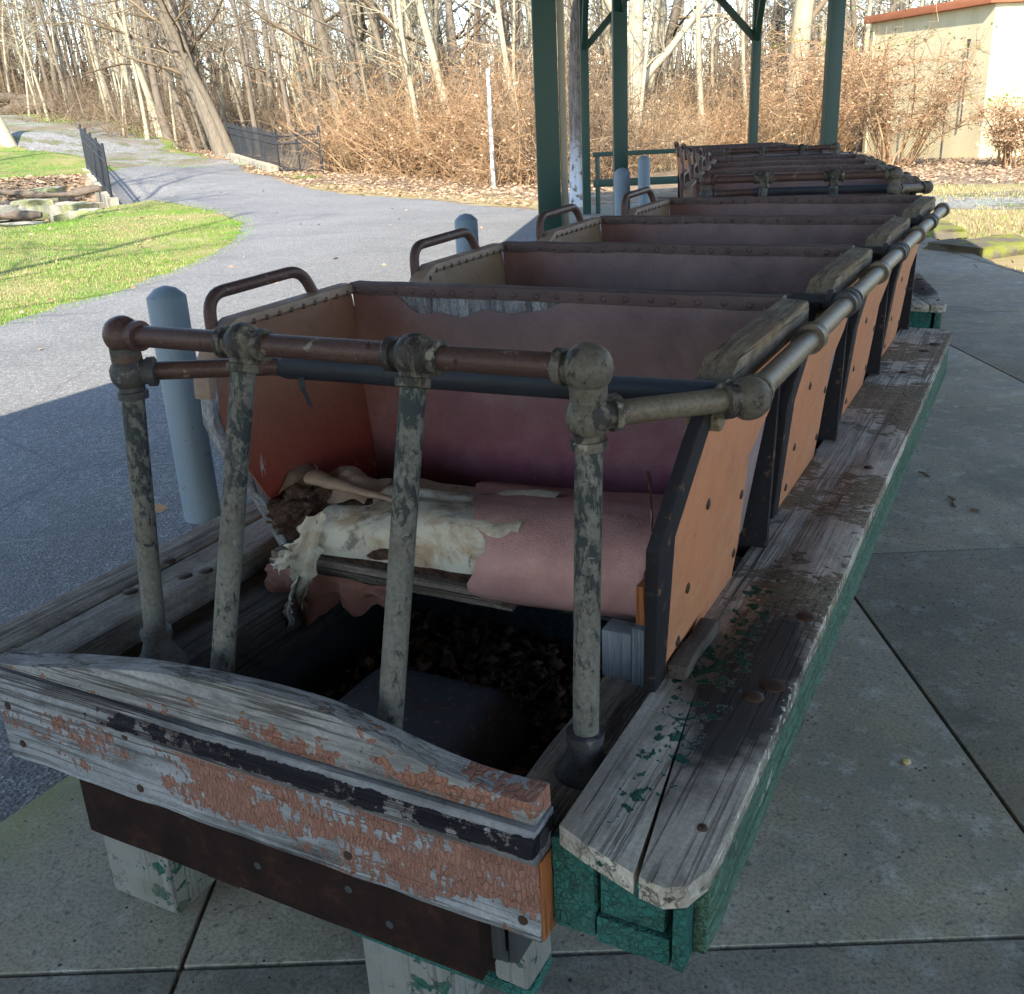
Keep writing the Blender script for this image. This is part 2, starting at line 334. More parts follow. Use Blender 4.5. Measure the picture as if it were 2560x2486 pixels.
    c = t.ramp(t.noise(16, det=9, ro=.75), (.3, (.009, .006, .006)), (.55, (.022, .012, .010)), (.75, (.06, .028, .018)))
    M['rust'] = t.out(c, .85, t.bump(t.noise(70, det=6), .5, .003))
    t = NT('black trim paint', .6, spec=.08)
    c = t.mix(t.ramp(t.noise(30, det=6), (.6, 0.), (.66, .7)), (.018, .017, .02), (.14, .08, .05)); M['trim'] = t.out(c, .6, t.bump(t.noise(50, det=4), .5, .002))
    t = NT('dark dome cover', .5, spec=.2); c = t.mix(t.noise(5, det=7, ro=.7), (.045, .055, .068), (.1, .1, .11)); c = t.mix(t.ramp(t.noise(11, det=9, ro=.8), (.5, 0.), (.64, .8)), c, (.1, .06, .04)); c = t.mix(t.ramp(t.noise(70, det=5), (.58, 0.), (.66, .7)), c, (.22, .18, .14)); M['dome'] = t.out(c, t.ramp(t.noise(20), (.3, .35), (.7, .6)), t.bump(t.noise(26, det=7), .6, .006))
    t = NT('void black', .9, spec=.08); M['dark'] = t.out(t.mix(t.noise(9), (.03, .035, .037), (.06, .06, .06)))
    t = NT('bolt', .6, .3); M['bolt'] = t.out(t.mix(t.noise(40), (.03, .018, .013), (.075, .045, .035)))
    # --- shelter
    t = NT('green post paint', .45, spec=.4); M['post'] = t.out(t.mix(t.noise((4, 4, 1), det=5), (.007, .032, .025), (.012, .05, .038)), .45, t.bump(t.noise((40, 40, 3), det=4), .3, .003))
    t = NT('cream trim paint', .6); M['cream'] = t.out(t.mix(t.noise(5), (.36, .31, .23), (.45, .4, .31)))
    t = NT('roof boards', .8); M['roof'] = t.out(t.mix(t.noise((2, 20, 2), det=4), (.12, .1, .08), (.2, .18, .15)))
    t = NT('bollard paint', .5, spec=.35); n = t.noise(22, det=6)
    M['bollard'] = t.out(t.mix(t.ramp(t.noise(34, det=8, ro=.75), (.62, 0.), (.64, .8)), t.mix(t.noise((3, 3, 1.5), det=4), (.13, .165, .19), (.165, .205, .235)), (.05, .05, .05)), .5, t.bump(n, .4, .004))
    # --- background
    t = NT('pale bark', .9); r = t.rand()
    c = t.mix(t.noise((9, 9, 2.5), det=6), (.13, .105, .075), (.29, .24, .17)); c = t.mix(t.ramp(t.noise((30, 30, 4), det=5), (.3, .7), (.52, 0.)), c, (.07, .055, .04))
    c = t.mix(t.math('MULTIPLY', r, .55), c, (.2, .16, .13))
    M['bark'] = t.out(c, .9, t.bump(t.noise((25, 25, 5), det=5), .6, .02))
    t = NT('old log bark', .9); M['logbark'] = t.out(t.mix(t.noise((3, 9, 9), det=8, ro=.75), (.05, .035, .025), (.24, .19, .14)), .9, t.bump(t.noise((4, 14, 14), det=6), .9, .05))
    t = NT('light bark', .9); c = t.mix(t.noise((5, 5, 1.6), det=6), (.3, .255, .17), (.52, .46, .32)); c = t.mix(t.ramp(t.noise(16, det=5), (.3, .6), (.45, 0.)), c, (.16, .14, .1))
    M['lightbark'] = t.out(c, .9, t.bump(t.noise((25, 25, 5), det=5), .5, .02))
    for nm, a, b in (('grey twigs', (.105, .074, .045), (.24, .175, .11)), ('tan twigs', (.22, .155, .085), (.38, .29, .17)), ('orange twigs', (.25, .145, .075), (.4, .26, .14)), ('green leaves', (.1, .16, .03), (.22, .26, .06)), ('dry leaves', (.28, .17, .1), (.48, .34, .22)), ('dark dry leaves', (.1, .065, .045), (.33, .23, .17))):
        t = NT(nm, .85); g = t.n('ShaderNodeNewGeometry')
        M[nm] = t.out(t.mix(g.outputs['Random Per Island'], a, b))
    t = NT('iron fence', .5, .2); M['iron'] = t.out(t.mix(t.noise(10), (.025, .027, .03), (.05, .055, .06)))
    t = NT('old cast wall', .9); c = t.mix(t.noise((2, 2, 5), det=7), (.3, .26, .18), (.46, .42, .33)); c = t.mix(t.ramp(t.noise((7, 7, 1.5), det=6), (.5, 0.), (.64, .7)), c, (.13, .11, .07))
    M['castwall'] = t.out(c, .9, t.bump(t.noise(14, det=6), .6, .02))
    t = NT('stone', .9); c = t.mix(t.noise(2.4, det=7), (.22, .2, .15), (.46, .42, .33)); c = t.mix(t.ramp(t.noise(1.5, det=5), (.5, 0.), (.6, .7)), c, (.2, .22, .05))
    M['stone'] = t.out(c, .9, t.bump(t.noise(8, det=8), .8, .04))
    t = NT('mossy stone', .9); c = t.mix(t.ramp(t.noise(3, det=6), (.47, 0.), (.62, 1.)), (.13, .11, .08), (.19, .2, .035)); M['moss'] = t.out(c, .9, t.bump(t.noise(20, det=8), .8, .03))
    t = NT('cream stucco', .85); c = t.mix(t.ramp(t.noise((1.5, 1.5, .3), det=6), (.4, 0.), (.7, 1.)), (.5, .44, .27), (.6, .54, .35)); M['stucco'] = t.out(c, .85, t.bump(t.noise(30), .2, .01))
    t = NT('rusty roof edge', .7); M['roofrust'] = t.out(t.mix(t.noise((2, 2, 9), det=6), (.22, .07, .035), (.4, .17, .09)))
    t = NT('speckled white pole', .6); M['whitepole'] = t.out(t.mix(t.ramp(t.noise(9, det=5), (.45, 0.), (.55, 1.)), (.2, .2, .19), (.62, .62, .58)))
    t = NT('old grey post wood', .85); c, h = woodcore(t, 2, (.34, .29, .25), (.1, .08, .07), .6); z = t.sep()[2]
    c = t.mix(t.math('MULTIPLY', t.rng(z, 1.4, .5), t.ramp(t.noise(7, det=5), (.42, 0.), (.48, 1.))), c, (.6, .62, .66)); M['deadwood'] = t.out(c, .85, t.bump(h, .8, .01))
    t = NT('wire', .5, .6); M['wire'] = t.out((.2, .19, .16))
mk_materials()

# ---------------------------------------------------------------- object helpers
def obj(name, verts, faces, mat, parent=None, smooth=None, mats=None, fmat=None):
    me = bpy.data.meshes.new(name); me.from_pydata([tuple(v) for v in verts], [], faces); me.update()
    for k in ([mat] if not mats else mats): me.materials.append(M[k] if isinstance(k, str) else k)
    if fmat: me.polygons.foreach_set('material_index', fmat)
    o = bpy.data.objects.new(name, me); COL.objects.link(o)
    if parent is not None: o.parent = parent
    if smooth is not None:
        me.shade_smooth()
        if smooth < 180: me.set_sharp_from_angle(angle=rad(smooth))
    return o
def tag(o, label=None, cat=None, group=None, kind=None):
    if label: o['label'] = label
    if cat: o['category'] = cat
    if group: o['group'] = group
    if kind: o['kind'] = kind
    return o
def empty(name, loc, label, cat, group=None, rz=0):
    o = bpy.data.objects.new(name, None); COL.objects.link(o); o.location = loc; o.rotation_euler = (0, 0, rz); o.empty_display_size = .2
    return tag(o, label, cat, group)
def bobj(name, bm, mat, parent=None, smooth=40, mats=None):
    bmesh.ops.recalc_face_normals(bm, faces=bm.faces[:])
    me = bpy.data.meshes.new(name); bm.to_mesh(me); bm.free()
    for k in ([mat] if not mats else mats): me.materials.append(M[k])
    o = bpy.data.objects.new(name, me); COL.objects.link(o)
    if parent is not None: o.parent = parent
    if smooth:
        me.shade_smooth(); me.set_sharp_from_angle(angle=rad(smooth))
    return o
def bevel(bm, w, seg=2):
    if w > 0:
        ed = [e for e in bm.edges if len(e.link_faces) == 2 and e.calc_face_angle(0) > .5]
        bmesh.ops.bevel(bm, geom=ed, offset=w, segments=seg, profile=.6, affect='EDGES', clamp_overlap=True)
def jitter(bm, a, f=9, seed=0):
    for v in bm.verts:
        p = v.co*f + Vector((seed*3.1, seed*7.7, 0)); v.co += Vector((noise.noise(p), noise.noise(p+Vector((9, 0, 0))), noise.noise(p+Vector((0, 9, 0)))))*a
def box(name, lo, hi, mat, parent=None, bev=.004, rough=0., cuts=0, rot=None, mats=None):
    bm = bmesh.new(); bmesh.ops.create_cube(bm, size=1)
    c = (Vector(lo)+Vector(hi))/2; d = Vector(hi)-Vector(lo)
    for v in bm.verts: v.co = Vector((v.co.x*d.x, v.co.y*d.y, v.co.z*d.z))
    if cuts:
        ax = max(range(3), key=lambda i: d[i])
        ed = [e for e in bm.edges if abs((e.verts[0].co-e.verts[1].co)[ax]) > d[ax]*.9]
        bmesh.ops.subdivide_edges(bm, edges=ed, cuts=cuts, use_grid_fill=True)
    bevel(bm, bev)
    for v in bm.verts:
        if rot: v.co = Matrix.Rotation(rot[0], 3, rot[1]) @ v.co
        v.co += c
    if rough: jitter(bm, rough, 14, len(name))
    return bobj(name, bm, mat, parent, mats=mats)
def prism(name, pts, axis, a, b, mat, parent=None, bev=.003, slant=None, rough=0, mats=None, smooth=40):
    """outline pts (2D) in the plane normal to axis, extruded from a to b"""
    bm = bmesh.new()
    def P(p, h):
        q = [p[0], p[1]]; q.insert(axis, h); return Vector(q)
    v1 = [bm.verts.new(P(p, a)) for p in pts]; v2 = [bm.verts.new(P(p, b)) for p in pts]
    bm.faces.new(v1); bm.faces.new(v2[::-1]); n = len(pts)
    for i in range(n): bm.faces.new((v1[i], v2[i], v2[(i+1) % n], v1[(i+1) % n]))
    bmesh.ops.recalc_face_normals(bm, faces=bm.faces[:]); bevel(bm, bev, 2)
    if slant:
        for v in bm.verts: v.co = slant(v.co)
    if rough: jitter(bm, rough, 20)
    return bobj(name, bm, mat, parent, smooth, mats)
def tube_data(pts, r, sides=12, cap=True, V=None, Fc=None):
    V = [] if V is None else V; Fc = [] if Fc is None else Fc
    pts = [Vector(p) for p in pts]; n = len(pts); rs = r if isinstance(r, (list, tuple)) else [r]*n
    base = len(V); prev = None
    for i, p in enumerate(pts):
        d = (pts[min(i+1, n-1)]-pts[max(i-1, 0)]).normalized()
        if prev is None:
            u = d.cross(Vector((0, 0, 1)));  u = u if u.length > .05 else d.cross(Vector((1, 0, 0)))
        else: u = prev - d*prev.dot(d)
        u.normalize(); prev = u; v = d.cross(u)
        for k in range(sides):
            a = 2*pi*k/sides; V.append(p+(u*cos(a)+v*sin(a))*rs[i])
    for i in range(n-1):
        for k in range(sides):
            a = base+i*sides+k; b = base+i*sides+(k+1) % sides; Fc.append((a, b, b+sides, a+sides))
    if cap and sides > 2:
        Fc.append(tuple(base+k for k in range(sides))[::-1]); Fc.append(tuple(base+(n-1)*sides+k for k in range(sides)))
    return V, Fc
def tube(name, pts, r, mat, parent=None, sides=16):
    V, Fc = tube_data(pts, r, sides); return obj(name, V, Fc, mat, parent, 50)
def arc(pts, rad_=.03, n=5):
    """round the corners of a polyline"""
    pts = [Vector(p) for p in pts]; out = [pts[0]]
    for i in range(1, len(pts)-1):
        a = pts[i]+(pts[i-1]-pts[i]).normalized()*min(rad_, (pts[i-1]-pts[i]).length*.45)
        b = pts[i]+(pts[i+1]-pts[i]).normalized()*min(rad_, (pts[i+1]-pts[i]).length*.45)
        for k in range(n+1):
            t = k/n; out.append((a*(1-t)+pts[i]*t)*(1-t)+(pts[i]*(1-t)+b*t)*t)
    out.append(pts[-1]); return out
def fitting(name, p, arms, mat, parent, r=.03, ra=.0225, la=.04):
    r *= 1.08
    """ball pipe joint with collars along the given arm directions"""
    V, Fc = [], []; p = Vector(p)
    bm = bmesh.new(); bmesh.ops.create_icosphere(bm, subdivisions=3, radius=r)
    V = [v.co+p for v in bm.verts]; Fc = [tuple(v.index for v in f.verts) for f in bm.faces]; bm.free()
    for d in arms:
        d = Vector(d).normalized()
        tube_data([p+d*r*.55, p+d*(la-.010), p+d*(la-.009), p+d*(la+.003), p+d*(la+.004)], [ra*.94, ra*.94, ra*1.1, ra*1.1, ra*.86], 20, True, V, Fc)
    o = obj(name, V, Fc, mat, parent, 45)
    for v in o.data.vertices: 
        q = v.co*60; v.co += Vector((noise.noise(q), noise.noise(q+Vector((5, 0, 0))), noise.noise(q+Vector((0, 5, 0)))))*.0012
    return o
def ring(name, p, d, mat, parent, r=.026, w=.03):
    p = Vector(p); d = Vector(d).normalized()
    V, Fc = tube_data([p-d*w/2, p-d*w*.49, p-d*w*.2, p+d*w*.2, p+d*w*.49, p+d*w/2], [r*.75, r*.98, r*.93, r*.93, r, r*.75], 24); return obj(name, V, Fc, mat, parent, 40)
def disc(name, p, nrm, r, h, mat, parent):
    p = Vector(p); d = Vector(nrm).normalized()
    V, Fc = tube_data([p-d*.001, p+d*h*.6, p+d*h], [r, r*.95, r*.55], 14); return obj(name, V, Fc, mat, parent, 60)
# ---------------------------------------------------------------- terrain
CT = np.array([(-14.9,15.1,0.07),(-20.2,18.9,0.1),(-21.7,18.8,0.23),(-19.2,15.9,0.22),(-25.8,21.0,0.74),(-27.9,25.9,0.45),(-25.7,27.1,0.51),(-27.0,28.9,0.73),(-19.8,22.9,0.38),(-19.9,25.2,0.24),(-11.9,17.3,0.07),(-11.0,19.0,0.01),(-11.3,20.7,0.0),(-27.4,28.7,0.75),(-31.3,31.5,0.92),(-39.3,37.2,1.59),(-48.7,44.7,2.47),(-57.1,50.2,3.26),(-68.3,56.8,4.15),(-49.9,41.7,2.67),(-61.6,45.5,3.4),(-63.6,49.7,4.44),(-69.3,51.6,4.61),(-31.1,22.1,1.34),(-28.6,22.1,1.1),(-40.7,29.5,2.16),(-30.8,22.3,1.49),(-15.4,10.0,0.21),(-16.4,11.9,0.16),(-18.0,14.7,0.16),(-25.0,19.0,0.65),(-25.4,17.6,0.75),(-48.9,62.3,1.35),(-48.8,56.3,1.29),(-16.2,32.1,0.28),(-14.5,32.9,0.2),(-10.4,32.6,0.11),(-6.8,32.2,0.19),(-2.3,30.9,0.03),(-4.2,32.3,0.14),(-0.5,28.3,0.06),(-0.1,21.2,0.05),(1.8,22.1,-0.0),(4.1,28.2,-0.06),(-34.8,69.4,0.37),(-17.4,78.7,0.28),(-3.5,86.2,0.47),(-122.6,92.6,8.56),(-112.3,109.5,6.71),(-92.4,118.7,3.29),(-75.2,43.2,3.74),(-35.8,19.4,0.92),(-16.2,7.7,0.05),(-53.0,138.6,0.57),(-7.4,162.9,0.27),(18.6,103.8,-0.16),(-15.0,-25.0,0.0),(-15.0,-15.0,0.0),(-15.0,-6.0,0.0),(-15.0,0.0,0.0),(-15.0,4.0,0.0),(-15.0,8.0,0.0),(-9.0,-25.0,0.0),(-9.0,-15.0,0.0),(-9.0,-6.0,0.0),(-9.0,0.0,0.0),(-9.0,4.0,0.0),(-9.0,8.0,0.0),(-3.0,-25.0,0.0),(-3.0,-15.0,0.0),(-3.0,-6.0,0.0),(-3.0,0.0,0.0),(-3.0,4.0,0.0),(-3.0,8.0,0.0),(3.0,-25.0,0.0),(3.0,-15.0,0.0),(3.0,-6.0,0.0),(3.0,0.0,0.0),(3.0,4.0,0.0),(3.0,8.0,0.0),(9.0,-25.0,0.0),(9.0,-15.0,0.0),(9.0,-6.0,0.0),(9.0,0.0,0.0),(9.0,4.0,0.0),(9.0,8.0,0.0),(-9.0,12.0,0.0),(-5.0,13.0,0.0),(-3.0,17.0,0.0),(0.0,15.0,0.0),(-8.0,16.0,0.0),(-13.0,12.0,0.0),(-14.0,16.0,0.0),(-1.0,20.0,0.0),(4.0,14.0,0.0),(-5.0,10.0,0.0),(-20.0,0.0,0.0),(-30.0,-10.0,0.0),(20.0,0.0,0.0),(20.0,10.0,0.0),(-11.0,8.0,0.0)])
DITCH = [(-18.0, 11.0), (-19.7, 13.2), (-20.4, 15.2), (-21.6, 17.6)]
def segd(x, y, a, b):
    ax, ay = a; bx, by = b; dx, dy = bx-ax, by-ay; t = max(0, min(1, ((x-ax)*dx+(y-ay)*dy)/(dx*dx+dy*dy)))
    return math.hypot(x-ax-t*dx, y-ay-t*dy)
GZ = -.05
def Hraw(x, y):
    d2 = (CT[:, 0]-x)**2+(CT[:, 1]-y)**2+3.0; w = d2**-2.0; h = float((w*CT[:, 2]).sum()/w.sum())
    if abs(h) < .03: h *= abs(h)/.03
    if -30 < x < -12 and 5 < y < 24:
        d = min(segd(x, y, DITCH[i], DITCH[i+1]) for i in range(3)); h -= .75*math.exp(-(d/1.5)**4)
    return h+GZ
X0, X1, Y0, Y1 = -130, 45, -30, 150
GX, GY = X1-X0, Y1-Y0
HG = [[Hraw(X0+i, Y0+j) for j in range(GY+1)] for i in range(GX+1)]
def H(x, y):
    x = min(max(x, X0), X1-.001); y = min(max(y, Y0), Y1-.001)
    i = int(x-X0); j = int(y-Y0); u = x-X0-i; v = y-Y0-j
    a, b, c, d = HG[i][j], HG[i+1][j], HG[i+1][j+1], HG[i][j+1]
    return a+(b-a)*u+(c-b)*v if u >= v else a+(d-a)*v+(c-d)*u
V = [(X0+i, Y0+j, HG[i][j]) for i in range(GX+1) for j in range(GY+1)]
Fc = []
for i in range(GX):
    for j in range(GY):
        a = i*(GY+1)+j; b = a+GY+1; Fc += [(a, b, b+1), (a, b+1, a+1)]
n0 = len(V)                     # skirt out to the horizon
for (x, y) in ((X0-900, Y0-900), (X1+900, Y0-900), (X1+900, Y1+900), (X0-900, Y1+900)): V.append((x, y, -1.5))
cs = [0, GX*(GY+1), GX*(GY+1)+GY, GY]
eds = [[i*(GY+1) for i in range(GX+1)], [GX*(GY+1)+j for j in range(GY+1)], [i*(GY+1)+GY for i in range(GX, -1, -1)], [j for j in range(GY, -1, -1)]]
for k, e in enumerate(eds):
    A, B = n0+k, n0+(k+1) % 4; h = len(e)//2
    for q in range(h): Fc.append((e[q+1], e[q], A))
    Fc.append((e[h], A, B))
    for q in range(h, len(e)-1): Fc.append((e[q+1], e[q], B))
tag(obj('ground', V, Fc, 'soil', smooth=180), kind='structure')
def clip(poly, a, b):             # keep the left side of a->b
    o = []
    for i in range(len(poly)):
        p, q = poly[i-1], poly[i]
        sp = (b[0]-a[0])*(p[1]-a[1])-(b[1]-a[1])*(p[0]-a[0]); sq = (b[0]-a[0])*(q[1]-a[1])-(b[1]-a[1])*(q[0]-a[0])
        if (sp >= 0) != (sq >= 0):
            t = sp/(sp-sq); o.append((p[0]+(q[0]-p[0])*t, p[1]+(q[1]-p[1])*t))
        if sq >= 0: o.append(q)
    return o
def area(p): return sum(p[i-1][0]*p[i][1]-p[i][0]*p[i-1][1] for i in range(len(p)))/2
def inside(x, y, poly):
    r = False
    for i in range(len(poly)):
        (x1, y1), (x2, y2) = poly[i-1], poly[i]
        if (y1 > y) != (y2 > y) and x < (x2-x1)*(y-y1)/(y2-y1)+x1: r = not r
    return r
def smooth_poly(p, it=2):
    for _ in range(it):
        o = []
        for i in range(len(p)):
            a, b = p[i-1], p[i]; o += [(a[0]*.75+b[0]*.25, a[1]*.75+b[1]*.25), (a[0]*.25+b[0]*.75, a[1]*.25+b[1]*.75)]
        p = o
    return p
def rag_poly(p, amp, step=.35):
    o = []
    for i in range(len(p)):
        a, b = p[i-1], p[i]; L = math.dist(a, b); n = max(1, min(60, int(L/step)))
        for k in range(n):
            x = a[0]+(b[0]-a[0])*k/n; y = a[1]+(b[1]-a[1])*k/n
            o.append((x+noise.noise((x*1.7, y*1.7, 0))*amp+noise.noise((x*6, y*6, 4))*amp*.5, y+noise.noise((x*1.7, y*1.7, 9))*amp+noise.noise((x*6, y*6, 14))*amp*.5))
    return o
def sheet(name, poly, mat, off, kind='structure'):
    if area(poly) < 0: poly = poly[::-1]
    xs = [p[0] for p in poly]; ys = [p[1] for p in poly]; V, Fc = [], []
    for i in range(max(0, int(min(xs)-X0)), min(GX, int(max(xs)-X0)+1)):
        for j in range(max(0, int(min(ys)-Y0)), min(GY, int(max(ys)-Y0)+1)):
            x, y = X0+i, Y0+j
            for tri in (((x, y), (x+1, y), (x+1, y+1)), ((x, y), (x+1, y+1), (x, y+1))):
                q = poly
                for k in range(3):
                    q = clip(q, tri[k], tri[(k+1) % 3])
                    if len(q) < 3: break
                if len(q) < 3 or abs(area(q)) < 1e-5: continue
                (ax, ay), (bx, by), (cx, cy) = tri
                n = len(V); V += [(p[0], p[1], H(min(max(p[0], x+1e-6), x+1-1e-6), min(max(p[1], y+1e-6), y+1-1e-6))+off) for p in q]; Fc.append(tuple(range(n, n+len(q))))
    bm = bmesh.new(); vs = [bm.verts.new(v) for v in V]
    for f in Fc: bm.faces.new([vs[k] for k in f])
    bmesh.ops.triangulate(bm, faces=[f for f in bm.faces if len(f.verts) > 4])
    bmesh.ops.remove_doubles(bm, verts=bm.verts[:], dist=.0005)
    me = bpy.data.meshes.new(name); bm.to_mesh(me); bm.free(); me.materials.append(M[mat])
    for p in me.polygons: pass
    o = bpy.data.objects.new(name, me); COL.objects.link(o); me.shade_smooth()
    return tag(o, kind=kind)
ROAD = [(-5.9, -.5), (-6.83, 2.39), (-7.6, 4.17), (-7.9, 5.49), (-8.5, 7.05), (-9.5, 9.07), (-11.0, 11.26), (-12.3, 12.7), (-14.6, 14.4), (-16.6, 15.6), (-18.6, 16.2), (-19.6, 16.6), (-20.8, 17.5), (-22.3, 18.6), (-24.3, 20.3), (-25.0, 21.6), (-25.6, 24.2), (-25.9, 26.4), (-24.2, 26.2), (-22.75, 24.6), (-17.2, 20.28), (-13.43, 18.3), (-10.05, 16.46), (-7.33, 15.04), (-5.2, 13.2), (-3.2, 10.5), (-2, 7), (-1., 3.), (-.8, -3), (-1, -28), (-3.5, -28), (-4.6, -10)]
sheet('asphalt_road', rag_poly(ROAD, .12, .2), 'asphalt', .014)
GRAVEL = [(-24.2, 26.8), (-25.8, 26.2), (-24.9, 21.6), (-27.5, 22.9), (-33.04, 26.6), (-38.9, 27.6), (-55.42, 34.17), (-66.79, 39.5), (-62, 43.2), (-55.09, 44.0), (-44.78, 40.06), (-40.43, 38.0), (-32.62, 31.4)]
sheet('gravel_path', rag_poly(smooth_poly(GRAVEL, 1), .35), 'gravel', .009)
LAWN1 = [(-24, -28), (-3.4, -28), (-4.4, -10), (-5.7, -.5), (-6.63, 2.39), (-7.4, 4.17), (-7.7, 5.49), (-8.3, 7.05), (-9.3, 9.07), (-10.8, 11.26), (-12.1, 12.9), (-14.4, 14.6), (-16.5, 15.8), (-18.3, 16.4), (-19.1, 15.6), (-18.9, 14.4), (-18.4, 13.2), (-17.2, 11.6), (-16.4, 9.6), (-17, 4), (-26, -4)]
sheet('near_lawn', rag_poly(LAWN1, .22, .25), 'lawn', .004)
LAWN2 = [(-24.1, 20.3), (-25.2, 19.2), (-24.4, 17.4), (-24.8, 15), (-24, 12), (-26, 4), (-50, 5), (-70, 20), (-74, 48), (-62, 49), (-59, 47.4), (-45.2, 41.4), (-41, 40.1), (-35, 34.2), (-27.5, 28.4), (-24.2, 26.8)]
sheet('far_lawn', rag_poly(LAWN2, .4), 'lawn', .004)
RL = [(-.2, 10.9), (-1.5, 14.2), (-3.6, 17.2), (-3.2, 20.2), (.5, 19.6), (8, 20.4), (22, 17), (30, -20), (2, -28), (1, -10), (1, 4), (1, 8.2)]
sheet('dry_lawn', rag_poly(RL, .2), 'drylawn', .004)
sheet('gravel_track', rag_poly([(-1.6, 15.6), (-1.1, 17.4), (.5, 18.3), (3.2, 18.6), (14, 18.2), (14, 15.6), (3, 16.1), (1.4, 16.7), (.61, 16.1), (3, 15.3), (14, 14.5), (14, 13.8), (3, 14.5), (.3, 15.0), (-1.0, 15.0)], .18), 'gravel', .009)
sheet('verge', rag_poly([(-17.0, 20.35), (-13.3, 18.4), (-9.9, 16.6), (-7.1, 15.1), (-8.2, 17.2), (-10.6, 18.4), (-13.6, 20.2), (-16.2, 21.0)], .35), 'drylawn', .005)
sheet('green_tuft_patch', rag_poly([(-20.5, 23.3), (-18.2, 21.6), (-17.4, 22.1), (-19.6, 23.9)], .25), 'lawn', .005)

# ---------------------------------------------------------------- concrete pad: one slab per bay
E1 = Vector((.889, .459)); E2 = Vector((-.459, .889))       # joint directions
def G(a, b): return (E1.x*a+E2.x*b, E1.y*a+E2.y*b)
PAD = [(-1.45, -3.6), (-1.12, -1.0), (-1.12, -.55), (-1.7, 1.6), (-2.2, 4.1), (-3.2, 7.5), (-4.6, 10.9), (-6.5, 14.0), (-6.6, 15.0), (-5.4, 16.3), (-3.4, 16.2), (-1.3, 13.2), (-.22, 10.9), (.2, 9.9), (.62, 8.7), (1.2, 7.7), (2.2, 6.7), (3.6, 6.2), (7, 4.5), (7, -3), (4, -6), (-1.5, -6)]
tag(prism('concrete_pad', [tuple(p) for p in PAD], 2, GZ-.2, -.016, 'concrete', None, 0), kind='structure')
pad = bpy.data.objects['concrete_pad']
j1 = Vector((.521, 1.136)).dot(E1); j2 = Vector((.527, 1.537)).dot(E2)
SL = 1.762; gap = .005
PADs = PAD if area(PAD) > 0 else PAD[::-1]
for i in range(-5, 6):
    for j in range(-6, 12):
        a0 = j1+i*SL+gap; a1 = j1+(i+1)*SL-gap; b0 = j2+j*SL+gap; b1 = j2+(j+1)*SL-gap
        q = PADs; sq = [G(a0, b0), G(a1, b0), G(a1, b1), G(a0, b1)]
        for k in range(4):
            q = clip(q, sq[k], sq[(k+1) % 4])
            if len(q) < 3: break
        if len(q) < 3 or abs(area(q)) < .01: continue
        prism('slab', q, 2, -.06, rnd.uniform(-.0015, .0015), 'concrete', pad, .004)

# ---------------------------------------------------------------- shelter
sh = empty('picnic_shelter', (-3, 6, 0), 'open shelter on dark green posts roofing the coaster train', 'shelter'); sh_inv = Vector((3, -6, 0))
def SP(p): return Vector(p)+sh_inv
def post(name, x, y, s, z1, mat='post', rz=.48, par=None, z0=0):
    bm = bmesh.new(); bmesh.ops.create_cube(bm, size=1)
    for v in bm.verts: v.co = Vector((v.co.x*s, v.co.y*s, (v.co.z+.5)*(z1-z0)+z0))
    bevel(bm, .006); bmesh.ops.rotate(bm, verts=bm.verts[:], matrix=Matrix.Rotation(rz, 3, 'Z')); bmesh.ops.translate(bm, verts=bm.verts[:], vec=SP((x, y, 0)))
    return bobj(name, bm, mat, sh)
def beam(name, a, b, w, h, mat='post', par=None):
    a, b = SP(a), SP(b); d = (b-a); L = d.length; bm = bmesh.new(); bmesh.ops.create_cube(bm, size=1)
    for v in bm.verts: v.co = Vector((v.co.x*w, v.co.y*L, v.co.z*h))
    bevel(bm, .004); q = d.to_track_quat('Y', 'Z'); mm = q.to_matrix()
    for v in bm.verts: v.co = mm @ v.co + (a+b)/2
    return bobj(name, bm, mat, par or sh)
PA, PB, PC_, PD, PE = (-2.02, 4.29), (-5.85, 13.85), (-3.29, 8.83), (-3.42, 15.0), (-1.25, 9.71)
PO = [(2.4, 4.4), (-3.0, -1.5+.0), (4.3, .6)]
ZB = 3.38
for (x, y), s in zip((PA, PB, PC_, PD, PE), (.15, .13, .15, .13, .145)): post('post', x, y, s, ZB)
for x, y in ((2.2, 3.6), (4.4, -1.5), (-2.6, -5.), (3.5, -7.)): post('post', x, y, .15, ZB)
a = post('trim_board', PA[0]+.075, PA[1]+.085, .045, ZB, 'cream')
for p, q in ((PA, PC_), (PC_, PB), (PB, PD), (PD, PE), (PE, (2.2, 3.6)), (PA, (-2.6, -5.)), ((2.2, 3.6), (4.4, -1.5)), ((4.4, -1.5), (3.5, -7.)), ((-2.6, -5.), (3.5, -7.))):
    beam('roof_beam', (*p, ZB+.1), (*q, ZB+.1), .14, .2)
beam('fascia_board', (PA[0]+.2, PA[1]+.3, ZB-.32), (PB[0], PB[1], ZB+.0), .05, .14, 'cream').name = 'fascia_board'
def brace(p, q, z=2.28, L=.75):
    d = (Vector(q)-Vector(p)).normalized(); beam('brace', (p[0], p[1], z), (p[0]+d.x*L, p[1]+d.y*L, z+L*1.05), .085, .1)
for p, q in ((PB, PD), (PD, PB), (PB, PC_), (PD, PE), (PE, PD), (PE, (2.2, 3.6)), (PC_, PB), (PC_, PA)): brace(p, q, 2.5, .85)
ROOF = [(-3.1, -12), (-3.1, 2.7), (-3.7, 5), (-6.9, 14.4), (-3.6, 17.0), (-1.4, 14.4), (1.1, 7.4), (2.0, 5.1), (5.8, -4.9), (7.4, -12)]
prism('roof', [tuple(SP((x, y, 0)).xy) for x, y in ROOF], 2, ZB+.2, ZB+.42, 'roof', sh, .01)
